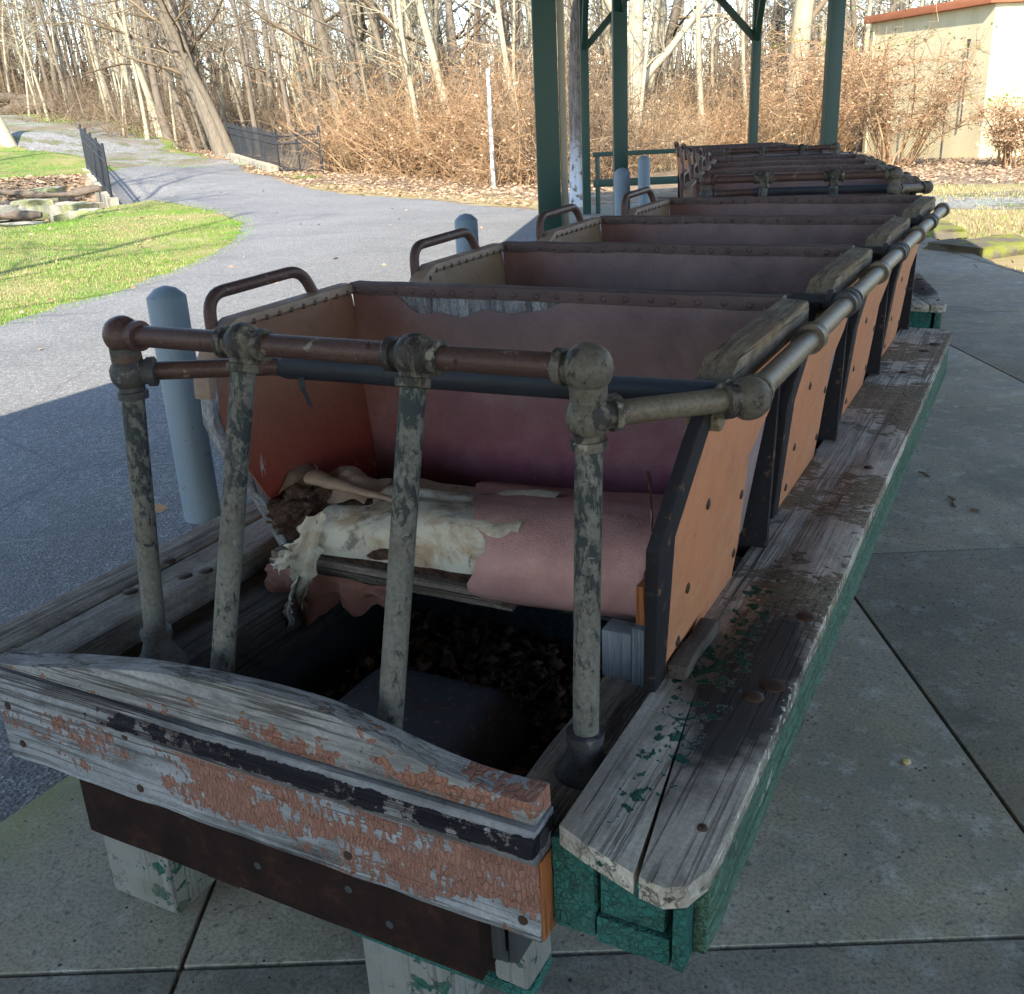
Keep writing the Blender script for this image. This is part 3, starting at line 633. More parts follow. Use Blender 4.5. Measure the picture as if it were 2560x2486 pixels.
# railing between the two far posts and on behind the train
rl = empty('wooden_railing', (-5.85, 13.85, 0), 'low green wooden railing between the far shelter posts', 'railing'); sv = sh_inv.copy(); sh_inv = -Vector((-5.85, 13.85, 0))
ra, rb = Vector((-5.75, 13.9)), Vector((-3.5, 14.95))
beam('rail', (*ra, .93), (*rb, .93), .06, .07, par=rl); beam('rail', (*ra, .48), (*rb, .48), .06, .12, par=rl)
for t in (.03, .62):
    p = ra.lerp(rb, t); beam('baluster', (p.x, p.y, 0 if t < .1 else .4), (p.x, p.y, .93), .06, .06, par=rl)
sh_inv = sv
# ---------------------------------------------------------------- bollards
def bollard(x, y, z, label):
    V, Fc = [], []; r = .077
    V, Fc = tube_data([(0, 0, GZ), (0, 0, z-.045), (0, 0, z-.04), (0, 0, z-.012), (0, 0, z-.001)], [r, r, r*.96, r*.55, r*.1], 40)
    o = obj('bollard', V, Fc, 'bollard', smooth=35); o.location = (x, y, 0)
    return tag(o, label, 'bollard', 'steel bollards along the pad edge')
bollard(-2.16, .99, .955, 'grey blue domed bollard nearest the camera behind the front pipe railing')
bollard(-2.5, 4.0, .945, 'grey blue bollard behind the second row hand grip')
bollard(-2.8, 7.62, 1.03, 'grey blue bollard just right of the slim green post')
bollard(-3.7, 10.7, 1.02, 'grey blue bollard farthest away in front of the green railing')
# old broken pole
dp = empty('weathered_pole', (-6.6, 15.2, GZ), 'split grey wooden pole with peeling white foot behind the green posts', 'pole')
V, Fc = tube_data([(0, 0, 0), (.0, 0, .9), (.02, 0, 2.), (.03, .01, 3.0), (.05, 0, 3.35), (.09, 0, 3.6)], [.17, .15, .135, .11, .06, .012], 14)
o = obj('shaft', V, Fc, 'deadwood', dp, 50); jitter_me = o.data
for v in jitter_me.vertices:
    v.co.x += noise.noise(Vector((v.co.x*9, v.co.y*9, v.co.z*.9)))*.05
tube('dark_pipe', [(-.17, -.1, .4), (-.19, -.1, 2.2), (-.23, -.1, 3.9)], .018, 'darkfit', dp, 8)
V, Fc = tube_data([(0, 0, 0), (0, 0, 2.75)], [.055, .05], 12); o = obj('marker_pole', V, Fc, 'whitepole', smooth=40); o.location = (-11.3, 20.74, H(-11.3, 20.74)); tag(o, 'slim speckled white pole standing at the edge of the brambles', 'pole')
# ---------------------------------------------------------------- coaster cars
DR = .76
def SL_R(v): v = v.copy(); v.x += .14*(v.z-.66); return v
def SL_L(v): v = v.copy(); v.x -= .14*(v.z-.66); return v
def sheetgrid(name, fn, nu, nv, mat, parent, thick=0, smooth=60):
    V = [fn(i/nu, j/nv) for i in range(nu+1) for j in range(nv+1)]; Fc = []
    for i in range(nu):
        for j in range(nv):
            a = i*(nv+1)+j; Fc.append((a, a+1, a+nv+2, a+nv+1))
    o = obj(name, V, Fc, mat, parent, smooth)
    if thick:
        bm = bmesh.new(); bm.from_mesh(o.data); bmesh.ops.recalc_face_normals(bm, faces=bm.faces[:]); bmesh.ops.solidify(bm, geom=bm.faces[:], thickness=thick); bm.to_mesh(o.data); bm.free(); o.data.shade_smooth(); o.data.set_sharp_from_angle(angle=rad(smooth))
    return o
def interp(pts, s):
    L = [0]
    for a, b in zip(pts, pts[1:]): L.append(L[-1]+math.dist(a, b))
    d = s*L[-1]
    for i in range(len(pts)-1):
        if d <= L[i+1] or i == len(pts)-2:
            t = (d-L[i])/(L[i+1]-L[i]); return tuple(pts[i][k]+(pts[i+1][k]-pts[i][k])*t for k in range(len(pts[i])))
def nz(x, y=0, z=0): return noise.noise(Vector((x, y, z)))
def tacks(name, pts, mat, parent, r=.0062):
    V, Fc = [], []
    for p, n in pts:
        p = Vector(p); n = Vector(n).normalized(); tube_data([p-n*.002, p+n*.0015, p+n*.0045], [r, r, r*.35], 8, True, V, Fc)
    return tag(obj(name, V, Fc, mat, parent, 60), kind='stuff')
BP = [(0, 1.15), (-.006, 1.1), (-.022, 1.0), (-.036, .9), (-.05, .8), (-.062, .72), (-.066, .64)]
PROF = [(-.07, .745), (-.2, .785), (-.30, .806), (-.375, .815), (-.43, .806), (-.466, .78), (-.484, .742), (-.48, .705), (-.466, .672), (-.44, .652), (-.3, .648), (-.1, .648)]
car = empty('coaster_car', (0, 0, 0), 'nearest old wooden coaster car with peeling coral nose board and torn front seat cushion', 'coaster car', 'coaster cars coupled into one train')
rowparts = []; special = []
def R(o): rowparts.append(o); return o
def Sp(o): special.append(o); return o
# --- per-row pieces (built at row 0)
pr = [(-.645, .664), (-.745, .95), (-.645, 1.085), (-.60, 1.12), (-.06, 1.12), (-.145, .985), (-.25, .93), (-.2, .74), (-.2, .664)]
R(prism('side_panel', [(-.60, .664), (-.675, .94), (-.58, 1.085), (-.55, 1.118), (-.06, 1.118), (-.145, .985), (-.25, .93), (-.2, .74), (-.2, .664)], 0, .438, .459, 'orange', car, .003, SL_R)); sp = rowparts[-1]; sp['label'] = 'faded orange outer side panel'
V, Fc = [], []
for y, z in ((-.26, .86), (-.5, .93), (-.54, .80), (-.23, .73), (-.545, .705)):
    p = SL_R(Vector((.459, y, z))); tube_data([p, p+Vector((.002, 0, 0)), p+Vector((.0035, 0, 0))], [.0095, .009, .004], 10, True, V, Fc)
tag(obj('bolt_heads', V, Fc, 'bolt', sp, 50), kind='stuff')
R(prism('edge_trim', [(-.645, .662), (-.747, .95), (-.648, 1.088), (-.605, 1.128), (-.55, 1.128), (-.575, 1.085), (-.672, .945), (-.595, .662)], 0, .443, .4625, 'trim', car, .004, SL_R))
arm_p = [(.004, 1.163), (-.41, 1.165), (-.49, 1.158), (-.55, 1.135), (-.592, 1.095), (-.575, 1.07), (-.5, 1.105), (-.4, 1.115), (.004, 1.112)]
a = R(prism('armrest', arm_p, 0, .482, .537, 'wood_arm', car, .008, rough=.004))
R(prism('side_padding', [(-.49, .70), (-.55, .94), (-.545, 1.05), (-.52, 1.12), (-.48, 1.15), (-.02, 1.15), (-.06, .7)], 0, .412, .4365, 'mauve', car, .01, SL_R))
# hem of torn vinyl hanging along the armrest
hem = sheetgrid('vinyl_hem', lambda u, v: Vector((.478+.012*v+nz(u*9, v*2)*.006+.006*sin(u*40)*v, -.02-.52*u, 1.158-.02*u*u+.012*nz(u*23, v)-.04*max(0, u-.75)*4*1)), 46, 4, 'back', car); R(hem)
lp = [(.0, 1.15), (-.40, 1.145), (-.46, 1.12), (-.505, 1.05), (-.52, .97), (-.495, .89), (-.44, .78), (-.40, .66), (.0, .66)]
R(prism('side_panel', lp, 0, -.47, -.45, 'orange', car, .003, SL_L))
R(prism('panel_edge', [(-.507, 1.05), (-.524, .97), (-.499, .89), (-.444, .78), (-.404, .664), (-.388, .664), (-.428, .78), (-.482, .89), (-.505, .97), (-.489, 1.05)], 0, -.474, -.444, 'edgewhite', car, .002, SL_L))
def sv(u, v):
    y0, z1 = interp([(-.0, 1.142), (-.39, 1.137), (-.45, 1.11), (-.49, 1.05), (-.50, .97), (-.475, .89), (-.42, .78), (-.385, .67)], u)
    c = Vector((-.15, .9)); p = Vector((y0, z1)).lerp(Vector((-.03, z1 if v < 1 else z1)), 0)
    q = c.lerp(Vector((y0, z1)), 1-v)
    bul = .012*sin(min(1, v*2.2)*pi/2)+.004*nz(q.x*8, q.y*8)
    return SL_L(Vector((-.449+bul, q.x, q.y)))
def sidefan(name, mat):
    edge = [(.0, 1.144), (-.1, 1.142), (-.2, 1.14), (-.3, 1.139), (-.39, 1.137), (-.45, 1.11), (-.49, 1.05), (-.502, .97), (-.477, .89), (-.45, .84), (-.42, .78), (-.385, .67), (-.2, .66), (0, .66), (.0, .8), (0, .95), (0, 1.05)]
    V, Fc = [], []; cn = Vector((-.2, .92)); n = len(edge); K = 6
    for k in range(K+1):
        for e in edge:
            q = Vector(e).lerp(cn, k/K*.999); b = .013*min(1, k/2)+.004*nz(q.x*7, q.y*7)
            V.append(SL_L(Vector((-.4485+b, q.x, q.y))))
    for k in range(K):
        for i in range(n):
            a = k*n+i; b = k*n+(i+1) % n; Fc.append((a, b, b+n, a+n))
    return obj(name, V, Fc, mat, car, 60)
sv0 = sidefan('side_upholstery', 'sidevinyl'); sv0['label'] = 'deep red brown inner side vinyl'
rimo = [(.005, 1.162), (-.40, 1.157), (-.468, 1.13), (-.517, 1.055), (-.525, 1.02), (-.508, 1.02), (-.498, 1.05), (-.455, 1.115), (-.395, 1.14), (.005, 1.145)]
rim = R(prism('rim_strip', rimo, 0, -.478, -.436, 'striptan', car, .003, SL_L, rough=.0025))
tk = []
for k in range(13):
    y, z = interp([(-.01, 1.149), (-.39, 1.145), (-.455, 1.12), (-.50, 1.06)], (k+.5)/13); tk.append((SL_L(Vector((-.437, y, z-.003))), (1, 0, 0)))
tacks('tacks', tk, 'strip', rim)
R(tube('hand_grip', arc([(-.545, -.432, 1.075), (-.552, -.425, 1.205), (-.552, -.13, 1.213), (-.538, -.10, 1.14)], .045, 6), .0128, 'rustpipe', car))
def seatback(name, torn):
    def f(u, v):
        x = -.512+1.0*u; y, z = interp(BP, v)
        if torn and v < .16:
            d = .5*(math.tanh((x+.37)*30)-math.tanh((x-.0)*22)); z -= d*(.045+.012*nz(x*16, 3)+.02*nz(x*5))*(1-v/.16)
        y += .006*nz(x*3, z*4)+.003*nz(x*11, z*9)-.006*sin(pi*u)*v
        xx = x+(.14*(z-1.16))*(-1 if u < .5 else 1)*abs(2*u-1)*.9*(-1 if u < .5 else 1)*(-1 if u < .5 else 1) if False else x*(1+.22*(z-1.16)*(abs(2*u-1)**3))
        return Vector((xx, y-.004, z))
    return sheetgrid(name, f, 80, 26, 'back', car, .0025, 50)
sb0 = Sp(seatback('seat_back', True)); sb0['label'] = 'seat back with vinyl torn along its top edge'
sb1 = seatback('seat_back', False)
R(sheetgrid('back_board', lambda u, v: Vector((-.51+.998*u, interp(BP, v)[0]+.018, interp(BP, v)[1]+(.006 if v == 0 else 0))), 4, 8, 'trim', car, .018, 40))
R(box('rear_post', (.436, .005, .664), (.462, .05, .94), 'orange_end', car, .003))
Sp(sheetgrid('bare_board', lambda u, v: Vector((-.40+.5*u, .004+.003*v, 1.141-.065*v)), 4, 2, 'edgewhite', car, .004))
st = R(box('top_strip', (-.513, -.0095, 1.139), (.487, .032, 1.166), 'strip', car, .004, .0022, 60))
tacks('tacks', [((-.49+.051*k+rnd.uniform(-.004, .004), -.0095, 1.152+rnd.uniform(-.002, .002)), (0, -1, 0)) for k in range(19)], 'strip', st, .0075)
rs = R(box('riser_board', (-.40, -.125, .36), (.34, -.1, .645), 'bluegreen', car, .002))
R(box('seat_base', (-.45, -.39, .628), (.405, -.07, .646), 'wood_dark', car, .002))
def cush(u, v):
    y, z = interp(PROF, v); x = -.47+.87*u; e = min(u, 1-u)*.87; k = min(1, e/.035); k = math.sqrt(max(0, 1-(1-k)**2))
    cy, cz = -.25, .72; y = cy+(y-cy)*(.9+.1*k); z = cz+(z-cz)*(.55+.45*k)
    return Vector((x, y+.004*nz(x*6, z*9), z+.005*nz(x*5, y*6)))
cu = sheetgrid('seat_cushion', cush, 44, 30, 'seatpink', car)
R(box('hip_block', (.335, -.55, .614), (.388, -.505, .702), 'greypaint', car, .003))
R(box('kick_board', (.392, -.56, .614), (.414, -.47, .72), 'greypaint', car, .003))
R(box('inner_post', (.394, -.545, .72), (.416, -.49, .79), 'orange_end', car, .003))
Sp(box('cleat', (.468, -.60, .668), (.50, -.43, .695), 'wood_dark', car, .006, .004, 6))
tee = R(fitting('tee_joint', (.576, -.58+DR, 1.128), [(0, 1, 0), (0, -1, 0), (-1, 0, 0)], 'darkfit', car, .0245, .0225, .036))
lb = R(tube('lap_bar', [(-.44, -.58+DR, 1.122), (.545, -.58+DR, 1.128)], .0155, 'darkfit', car)); lb_tee = (tee, lb)
# replicate rows
base = list(rowparts)
for o in (tee, lb): base.remove(o)
def dupl(o, par, dy=0):
    c = o.copy(); COL.objects.link(c); c.parent = par; c.location.y += dy
    for ch in o.children:
        d = ch.copy(); COL.objects.link(d); d.parent = c
    return c
sv1 = sidefan('side_upholstery', 'sidevinyl2'); sv1.location.y = DR
for o in (sb1, cu): o.location.y += DR
for i in range(1, 4):
    for o in base: dupl(o, car, DR*i)
    if i > 1:
        for o in (sv1, sb1, cu, tee, lb): dupl(o, car, DR*(i-1))
    ring_ = None
for i in range(4):
    ring('coupling', (.576, -.58+.405+DR*i, 1.128), (0, 1, 0), 'sidepipe', car, .0265, .03)
tube('side_rail', [(.576, -.56, 1.128), (.576, 2.10, 1.128)], .018, 'sidepipe', car, 20)
fitting('elbow_joint', (.576, -.585, 1.128), [(0, 1, 0), (-.65, -.75, .04), (-1, .02, 0)], 'fitting', car, .0285, .023, .04)
# front pipe frame
c1, c2 = .414, .154; yf = -.768; zf = 1.202; zl = 1.138
tube('top_rail', [(-c1, yf, zf), (c1, yf, zf)], .0175, 'rustpipe', car, 20)
fitting('ball_joint', (-c1, yf, zf), [(1, 0, 0), (0, 0, -1)], 'rustpipe', car, .029)
fitting('ball_joint', (-c2, yf, zf), [(1, 0, 0), (-1, 0, 0), (0, -.3, -1)], 'fitting', car, .03)
fitting('ball_joint', (c2, yf, zf), [(1, 0, 0), (-1, 0, 0), (0, -.3, -1)], 'fitting', car, .03)
fitting('ball_joint', (c1, yf, zf), [(-1, 0, 0), (0, 0, -1)], 'fitting', car, .031)
fitting('ball_joint', (-c1, yf, zl), [(.75, .5, 0), (0, 0, -1), (0, 0, 1)], 'darkfit', car, .029)
fitting('ball_joint', (c1, yf, zl), [(.65, .75, 0), (0, 0, -1), (0, 0, 1)], 'fitting', car, .029)
tube('pipe_post', [(-c1, yf, zl-.02), (-c1-.004, -.815, .66)], .0188, 'greypipe', car, 20)
tube('pipe_post', [(c1, yf, zl-.02), (c1, -.803, .645)], .0188, 'greypipe', car, 20)
for s in (-1, 1): tube('pipe_post', [(s*c2, yf-.008, zf-.03), (s*c2-(.016 if s < 0 else 0), -.938, .60)], .0188, 'greypipe', car, 20)
for s, y, z in ((-1, -.817, .615), (1, -.805, .615)):
    V, Fc = tube_data([(s*c1, y, z-.012), (s*c1, y, z), (s*c1, y, z+.006), (s*c1, y+.001, z+.022), (s*c1, y+.001, z+.04), (s*c1, y+.002, z+.05), (s*c1, y+.002, z+.052), (s*c1, y+.002, z+.066)], [.046, .046, .043, .032, .025, .0245, .0275, .0275], 28)
    obj('flange', V, Fc, 'darkfit' if s > 0 else 'greypipe', car, 50)
tube('front_arm', [(c1, yf, zl), (.576, -.585, 1.13)], .0168, 'sidepipe', car, 20)
tube('left_arm', [(-c1, yf, zl), (-.375, -.735, 1.137), (-.22, -.645, 1.134), (-.16, -.628, 1.133)], .0155, 'rustpipe', car, 20)
tb = tube('taped_lap_bar', [(-.205, -.640, 1.133), (-.19, -.634, 1.133), (-.1, -.628, 1.132), (.2, -.61, 1.13), (.53, -.583, 1.128)], [.0155, .0205, .0195, .0195, .020], 'tape', car, 20)
sheetgrid('tape_tail', lambda u, v: Vector((-.155+.012*v+.008*u, -.652-.004*sin(u*5), 1.122-.045*u-.01*v*u)), 8, 2, 'tape', car, .001)
# footboards
foR = [(.456, -.985), (.5, -1.003), (.572, -1.028), (.536, -.75), (.509, -.55), (.5385, -.75), (.5795, -1.031), (.612, -1.036), (.636, -1.022), (.650, -.985), (.653, -.93), (.654, -.6), (.650, .2), (.652, 1.1), (.648, 2.20), (.63, 2.262), (.456, 2.275)]
o = prism('footboard', foR, 2, .634, .666, 'foot', car, .005); o['label'] = 'right footboard with dark scorched patch and green paint flakes'
footR = o
for (x, y, r) in ((.625, -.313, .017), (.624, -.557, .02), (.605, -.60, .016), (.478, -.56, .02), (.6, .52, .011), (.56, 1.52, .013), (.61, 1.98, .02), (.585, 1.86, .018), (.622, -.919, .007)):
    disc('bolt', (x, y, .665), (0, 0, 1), r, .006, 'bolt', o)
for k, (xa, xb) in enumerate(((-.737, -.644), (-.639, -.53))):
    pts = []
    for i in range(40): y = -.97+3.24*i/39; pts.append((xa+.004*nz(y*3, k)+.003*nz(y*17, k+5), y))
    for i in range(39, -1, -1): y = -.97+3.24*i/39; pts.append((xb+.003*nz(y*4, k+9)+.003*nz(y*19, k+2), y))
    o = prism('footboard_plank', pts, 2, .598, .662-.004*k, 'wood_y', car, .004)
    for (x, y) in (((-.646, -.549),) if k == 0 else ((-.571, -.588), (-.548, -.552), (-.622, -.686), (-.57, .2))):
        disc('washer', (x-.01*(k == 0), y, .66-.004*k), (0, 0, 1), .016, .006, 'bolt', o)
fs = box('side_fascia', (.622, -.945, .492), (.641, 2.24, .632), 'greenside', car, .004, .004, 50)
box('side_fascia', (-.722, -.94, .50), (-.705, 2.24, .596), 'greenside', car, .004)
box('end_block', (.437, -.972, .487), (.498, -.90, .632), 'green', car, .005, .002, 4)
box('end_block', (.505, -.972, .532), (.593, -.90, .632), 'green', car, .005, .002, 4)
box('end_block', (.501, -.976, .484), (.600, -.905, .528), 'green', car, .004, .002, 4)
box('end_block', (.604, -.980, .486), (.6205, -.90, .632), 'green', car, .004, .002, 4)
box('side_beam', (.338, -.93, .47), (.4345, 2.28, .615), 'wood_y', car, .006, .003, 40)
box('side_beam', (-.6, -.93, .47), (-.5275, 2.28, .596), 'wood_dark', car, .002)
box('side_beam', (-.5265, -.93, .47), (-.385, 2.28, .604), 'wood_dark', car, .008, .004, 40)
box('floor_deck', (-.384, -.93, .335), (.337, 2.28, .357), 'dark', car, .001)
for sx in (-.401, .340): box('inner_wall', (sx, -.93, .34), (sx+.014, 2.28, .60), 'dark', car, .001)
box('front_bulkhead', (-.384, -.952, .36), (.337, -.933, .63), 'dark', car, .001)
box('rear_board', (-.70, 2.283, .475), (.63, 2.32, .63), 'green', car, .004)
for sx in (-.3, .24): box('chassis_beam', (sx-.04, -.87, .2), (sx+.04, 2.35, .333), 'rust', car, .004)
for y in (-.265, 1.26, 1.85): box('hanger_bracket', (.60, y-.02, .41), (.62, y+.02, .49), 'rust', car, .003)
for y in (.3, 1.5):
    tube('axle', [(-.34, y, .19), (.3, y, .19)], .02, 'rust', car, 10)
    for sx in (-.36, .32):
        V, Fc = tube_data([(sx-.022, y, .19), (sx-.02, y, .19), (sx+.02, y, .19), (sx+.022, y, .19)], [.06, .13, .13, .06], 28); obj('wheel', V, Fc, 'rust', car, 40)
# nose
nb = box('nose_board', (-.626, -1.0, .474), (.431, -.955, .609), 'nose', car, .0035, .0022, 60)
box('end_face', (.4315, -.998, .477), (.4345, -.957, .607), 'orange_end', nb, .001)
for hx, hz in ((-.60, .585), (-.585, .51), (-.30, .502), (-.31, .60), (.12, .512), (.405, .505)): disc('nail_hole', (hx, -1.001, hz), (0, -1, 0), .0075, .0012, 'bolt', nb)
mo = [(-.955, .611), (-1.010, .611), (-1.019, .62), (-1.021, .64), (-1.016, .655), (-1.008, .664), (-.955, .666)]
mb_ = prism('nose_moulding', mo, 0, -.628, .434, 'mold', car, .001)
disc('hollow_end', (.434, -.985, .638), (1, 0, 0), .014, .001, 'dark', mb_)
cp = [(-.62, .669), (-.615, .6735), (-.569, .677), (-.503, .687), (-.43, .703), (-.351, .718), (-.28, .732), (-.21, .743), (-.14, .752), (-.062, .759), (0, .762), (.053, .762), (.11, .757), (.158, .747), (.2, .736), (.24, .724), (.28, .714), (.33, .706), (.38, .702), (.431, .703), (.432, .669)]
def capsh(v): return v
def capsl(v):
    v = v.copy()
    if v.y > -.985: v.y = -.955-.022*math.exp(-(v.x/.28)**2)+(v.y+.955)*.3
    return v
prism('nose_cap', cp, 1, -1.004, -.955, 'cap', car, .003, slant=capsl, rough=.0012)
box('steel_buffer', (-.478, -.985, .347), (.325, -.885, .470), 'rust', car, .003, .001, 20)
for hx, hz in ((-.08, .41), (.1, .43), (.17, .39)): disc('bolt', (hx, -.985, hz), (0, -1, 0), .007, .002, 'dark', bpy.data.objects['steel_buffer'])
# dome over the front wheel
bm = bmesh.new(); bmesh.ops.create_cube(bm, size=1)
for v in bm.verts: v.co = Vector((v.co.x*.36-.02, v.co.y*.34-.62, v.co.z*.15+.425))
bmesh.ops.bevel(bm, geom=bm.edges[:], offset=.07, segments=8, profile=.5, affect='EDGES'); bmesh.ops.rotate(bm, verts=bm.verts[:], cent=(-.02, -.62, .44), matrix=Matrix.Rotation(.0, 3, 'Z'))
bobj('wheel_cover', bm, 'dome', car, 60)
# --- torn front seat
def rag_edge(xf, x1, s0, s1, name, mat, off, nu=50, nv=40, amp=.012, fr=20, seed=0, thick=.002):
    def f(u, v):
        s = s0+(s1-s0)*v; xa = xf(s)+amp*nz(s*fr*3, seed)+amp*.5*nz(s*fr*9, seed+4); x = xa+(x1-xa)*u
        y, z = interp(PROF, s); e = (x1-x); k = 1 if x1 < .3 else math.sqrt(max(0, 1-(1-min(1, e/.03))**2)); cy, cz = -.25, .72
        y = cy+(y-cy)*(.9+.1*k); z = cz+(z-cz)*(.5+.5*k)
        z += .05*x
        c = Vector((y+.25, z-.71)); fold = (.010*sin(s*34+x*5)+.012*nz(x*5, s*14, 9)+.006*nz(x*17, s*30, 3)) if mat == 'batting' else .008*nz(x*4, s*9, 2); c = c/c.length*(off*(1+.4*nz(x*9, s*9, seed))+fold)
        return Vector((x, y+c.x+.005*nz(x*7, s*11, seed), z+c.y+.004*nz(x*6, s*8, seed+2)))
    return sheetgrid(name, f, nu, nv, mat, car, thick)
def xcover(s):
    return interp([(-.12, 0), (-.10, .1), (.02, .3), (.06, .42), (.10, .5), (.055, .58), (.03, .64), (.10, .70), (.16, .715), (-.1, .74), (-.2, .85), (-.25, 1)], 0) [0] if False else np.interp(s, [0, .25, .4, .46, .52, .58, .64, .66, .675, .8, 1], [-.15, -.05, .03, .08, .05, .03, .12, .17, .10, -.05, -.1])
c = Sp(rag_edge(xcover, .408, 0, 1, 'seat_cover', 'seatpink', .004)); c['label'] = 'dusty pink seat cover with ragged torn edge'
Sp(rag_edge(lambda s: -.36+.03*sin(s*15), .14, .1, .66, 'hair_gap_shade', 'hair', -.022, amp=.02, seed=9, thick=.004))  # hair-coloured sheet added to stand in for the dark cavity below the batting
c = Sp(rag_edge(lambda s: -.335+.02*sin(s*20), .13, .12, .535, 'batting', 'batting', -.004, amp=.02, seed=5, thick=.006)); c['label'] = 'exposed cream batting'
for k in range(4): Sp(box('plywood_layer', (-.455+.004*k, -.462-.003*(k % 2), .650+.009*k), (.12-.02*k, -.40, .6575+.009*k), 'plyedge', car, .001, .0012, 30))
bm = bmesh.new(); bmesh.ops.create_icosphere(bm, subdivisions=5, radius=1)
for v in bm.verts:
    p = v.co; q = p*2.3; d = 1+.35*noise.noise(q)+.22*noise.noise(q*2.7)+.12*noise.noise(q*7); v.co = Vector((-.40+p.x*d*.083, -.385+p.y*d*.075, .752+p.z*d*.05))
Sp(bobj('horsehair_stuffing', bm, 'hair', car, 180))
def rag(name, top, bot, w0, w1, mat, seed, nu=34, nv=8, tw=.6, jag=.012):
    top, bot = Vector(top), Vector(bot)
    def f(u, v):
        w_ = (w0+(w1-w0)*u)*(1+.5*nz(u*6, seed)); a = tw*sin(u*3+seed); c = top.lerp(bot, u); s = (v-.5)*w_
        edge = jag*nz(u*14, seed+v*3) if v in (0, 1) else 0
        return c+Vector((s*cos(a)+edge+.012*nz(u*4, seed+7), s*sin(a)-.012*sin(pi*u)-.012*abs(sin(v*5+u*3)), .012*nz(u*5, v*3, seed)))
    return Sp(sheetgrid(name, f, nu, nv, mat, car, 0, 180))
rag('hanging_rag', (-.285, -.492, .80), (-.345, -.50, .60), .045, .055, 'batting', 1, tw=.9)
rag('hanging_rag', (-.335, -.505, .67), (-.375, -.51, .545), .06, .006, 'batting', 4, tw=1.2)
rag('torn_wad', (-.31, -.49, .755), (-.40, -.497, .665), .035, .05, 'batting', 8, tw=.5, jag=.02)
def drape(u, v):
    L_ = .035+.085*math.exp(-((u-.28)/.2)**2)+.03*math.exp(-((u-.72)/.1)**2)+.02*nz(u*7, 3)+.008*nz(u*31, 5)
    return Vector((-.455+.34*u+.012*nz(u*5, v*3), -.470-.016*sin(v*2.2)-.012*sin(u*22)*v+.01*nz(u*6, v*4), .655-L_*v))
Sp(sheetgrid('draped_vinyl', drape, 60, 12, 'sidevinyl2', car, 0, 180))['label'] = 'brown vinyl skin hanging torn below the seat edge'
def roll(u, v):
    a = v*2.6*pi; r = (.016*(1-u)+.003)*(1-.1*v)*(1+.25*nz(u*7, v*4)); c = Vector((-.40, -.36, .818)).lerp(Vector((-.14, -.40, .808)), u)
    return c+Vector((.006*nz(u*5, v*3), r*cos(a)*1.3, r*sin(a)*.8))
Sp(sheetgrid('rolled_vinyl', roll, 20, 26, 'striptan', car, .002))['label'] = 'curled back torn vinyl roll'
Sp(sheetgrid('torn_flap', lambda u, v: Vector((-.46+.22*u, -.40+.10*v, .818+.012*sin(u*9+v*3)+.01*nz(u*6, v*4)-.03*(1-v)**2)), 20, 8, 'striptan', car, .002))
Sp(sheetgrid('torn_flap', lambda u, v: Vector((.13-.2*u, -.30+.03*v*nz(u*12, 2), .797+.010*v*(1+nz(u*14, 5)))), 20, 4, 'strip', car, .002))
Sp(sheetgrid('hanging_flap', lambda u, v: Vector((.428+.012*v*(1-u)+.008*sin(u*6)*v+.006*nz(u*9, v*3), -.575+.05*u-.05*v, 1.0-.30*u+.02*v)), 30, 5, 'strip' 'tan', car, 0, 180))
# leaves on the floor
V, Fc = [], []; r2 = random.Random(3)
for k in range(1500):
    x = -.36+.69*r2.random()**.65; y = -.14-abs(r2.gauss(0, .17)); z = .36+max(0, .07*(1-abs(y+.2)*3))*r2.random()+.003
    s = r2.uniform(.007, .022); a = r2.uniform(0, 6.28); t1 = r2.uniform(-.9, .9); t2 = r2.uniform(-.9, .9)
    mm = Matrix.Rotation(a, 3, 'Z') @ Matrix.Rotation(t1, 3, 'X') @ Matrix.Rotation(t2, 3, 'Y'); n = len(V)
    for p in ((-s, 0, 0), (-.3*s, s*.7, .2*s), (s, .1*s, .35*s), (-.1*s, -s*.6, .25*s), (0, 0, -.15*s)): V.append(mm @ Vector(p)+Vector((x, max(y, -.9), z)))
    Fc += [(n, n+4, n+1), (n+1, n+4, n+2), (n+2, n+4, n+3), (n+3, n+4, n)]
lv = tag(obj('dead_leaves', V, Fc, 'dark dry leaves'), 'heap of dark dead leaves on the floor under the torn front seat', 'leaves', kind='stuff')
# copies of the whole car
def copy_car(x, y, deg, label):
    r = car.copy(); COL.objects.link(r); r.location = (x, y, 0); r.rotation_euler = (0, 0, rad(deg)); r['label'] = label
    for ch in list(car.children):
        if ch in special: continue
        dupl(ch, r)
    dupl(sb1, r, -DR); dupl(cu, r, -DR)
    return r
copy_car(-.289, 3.645, 13.65, 'middle coaster car turned slightly left behind the nearest one')
copy_car(-1.271, 6.989, 23.6, 'farthest coaster car at the bend, almost hidden behind the middle car')
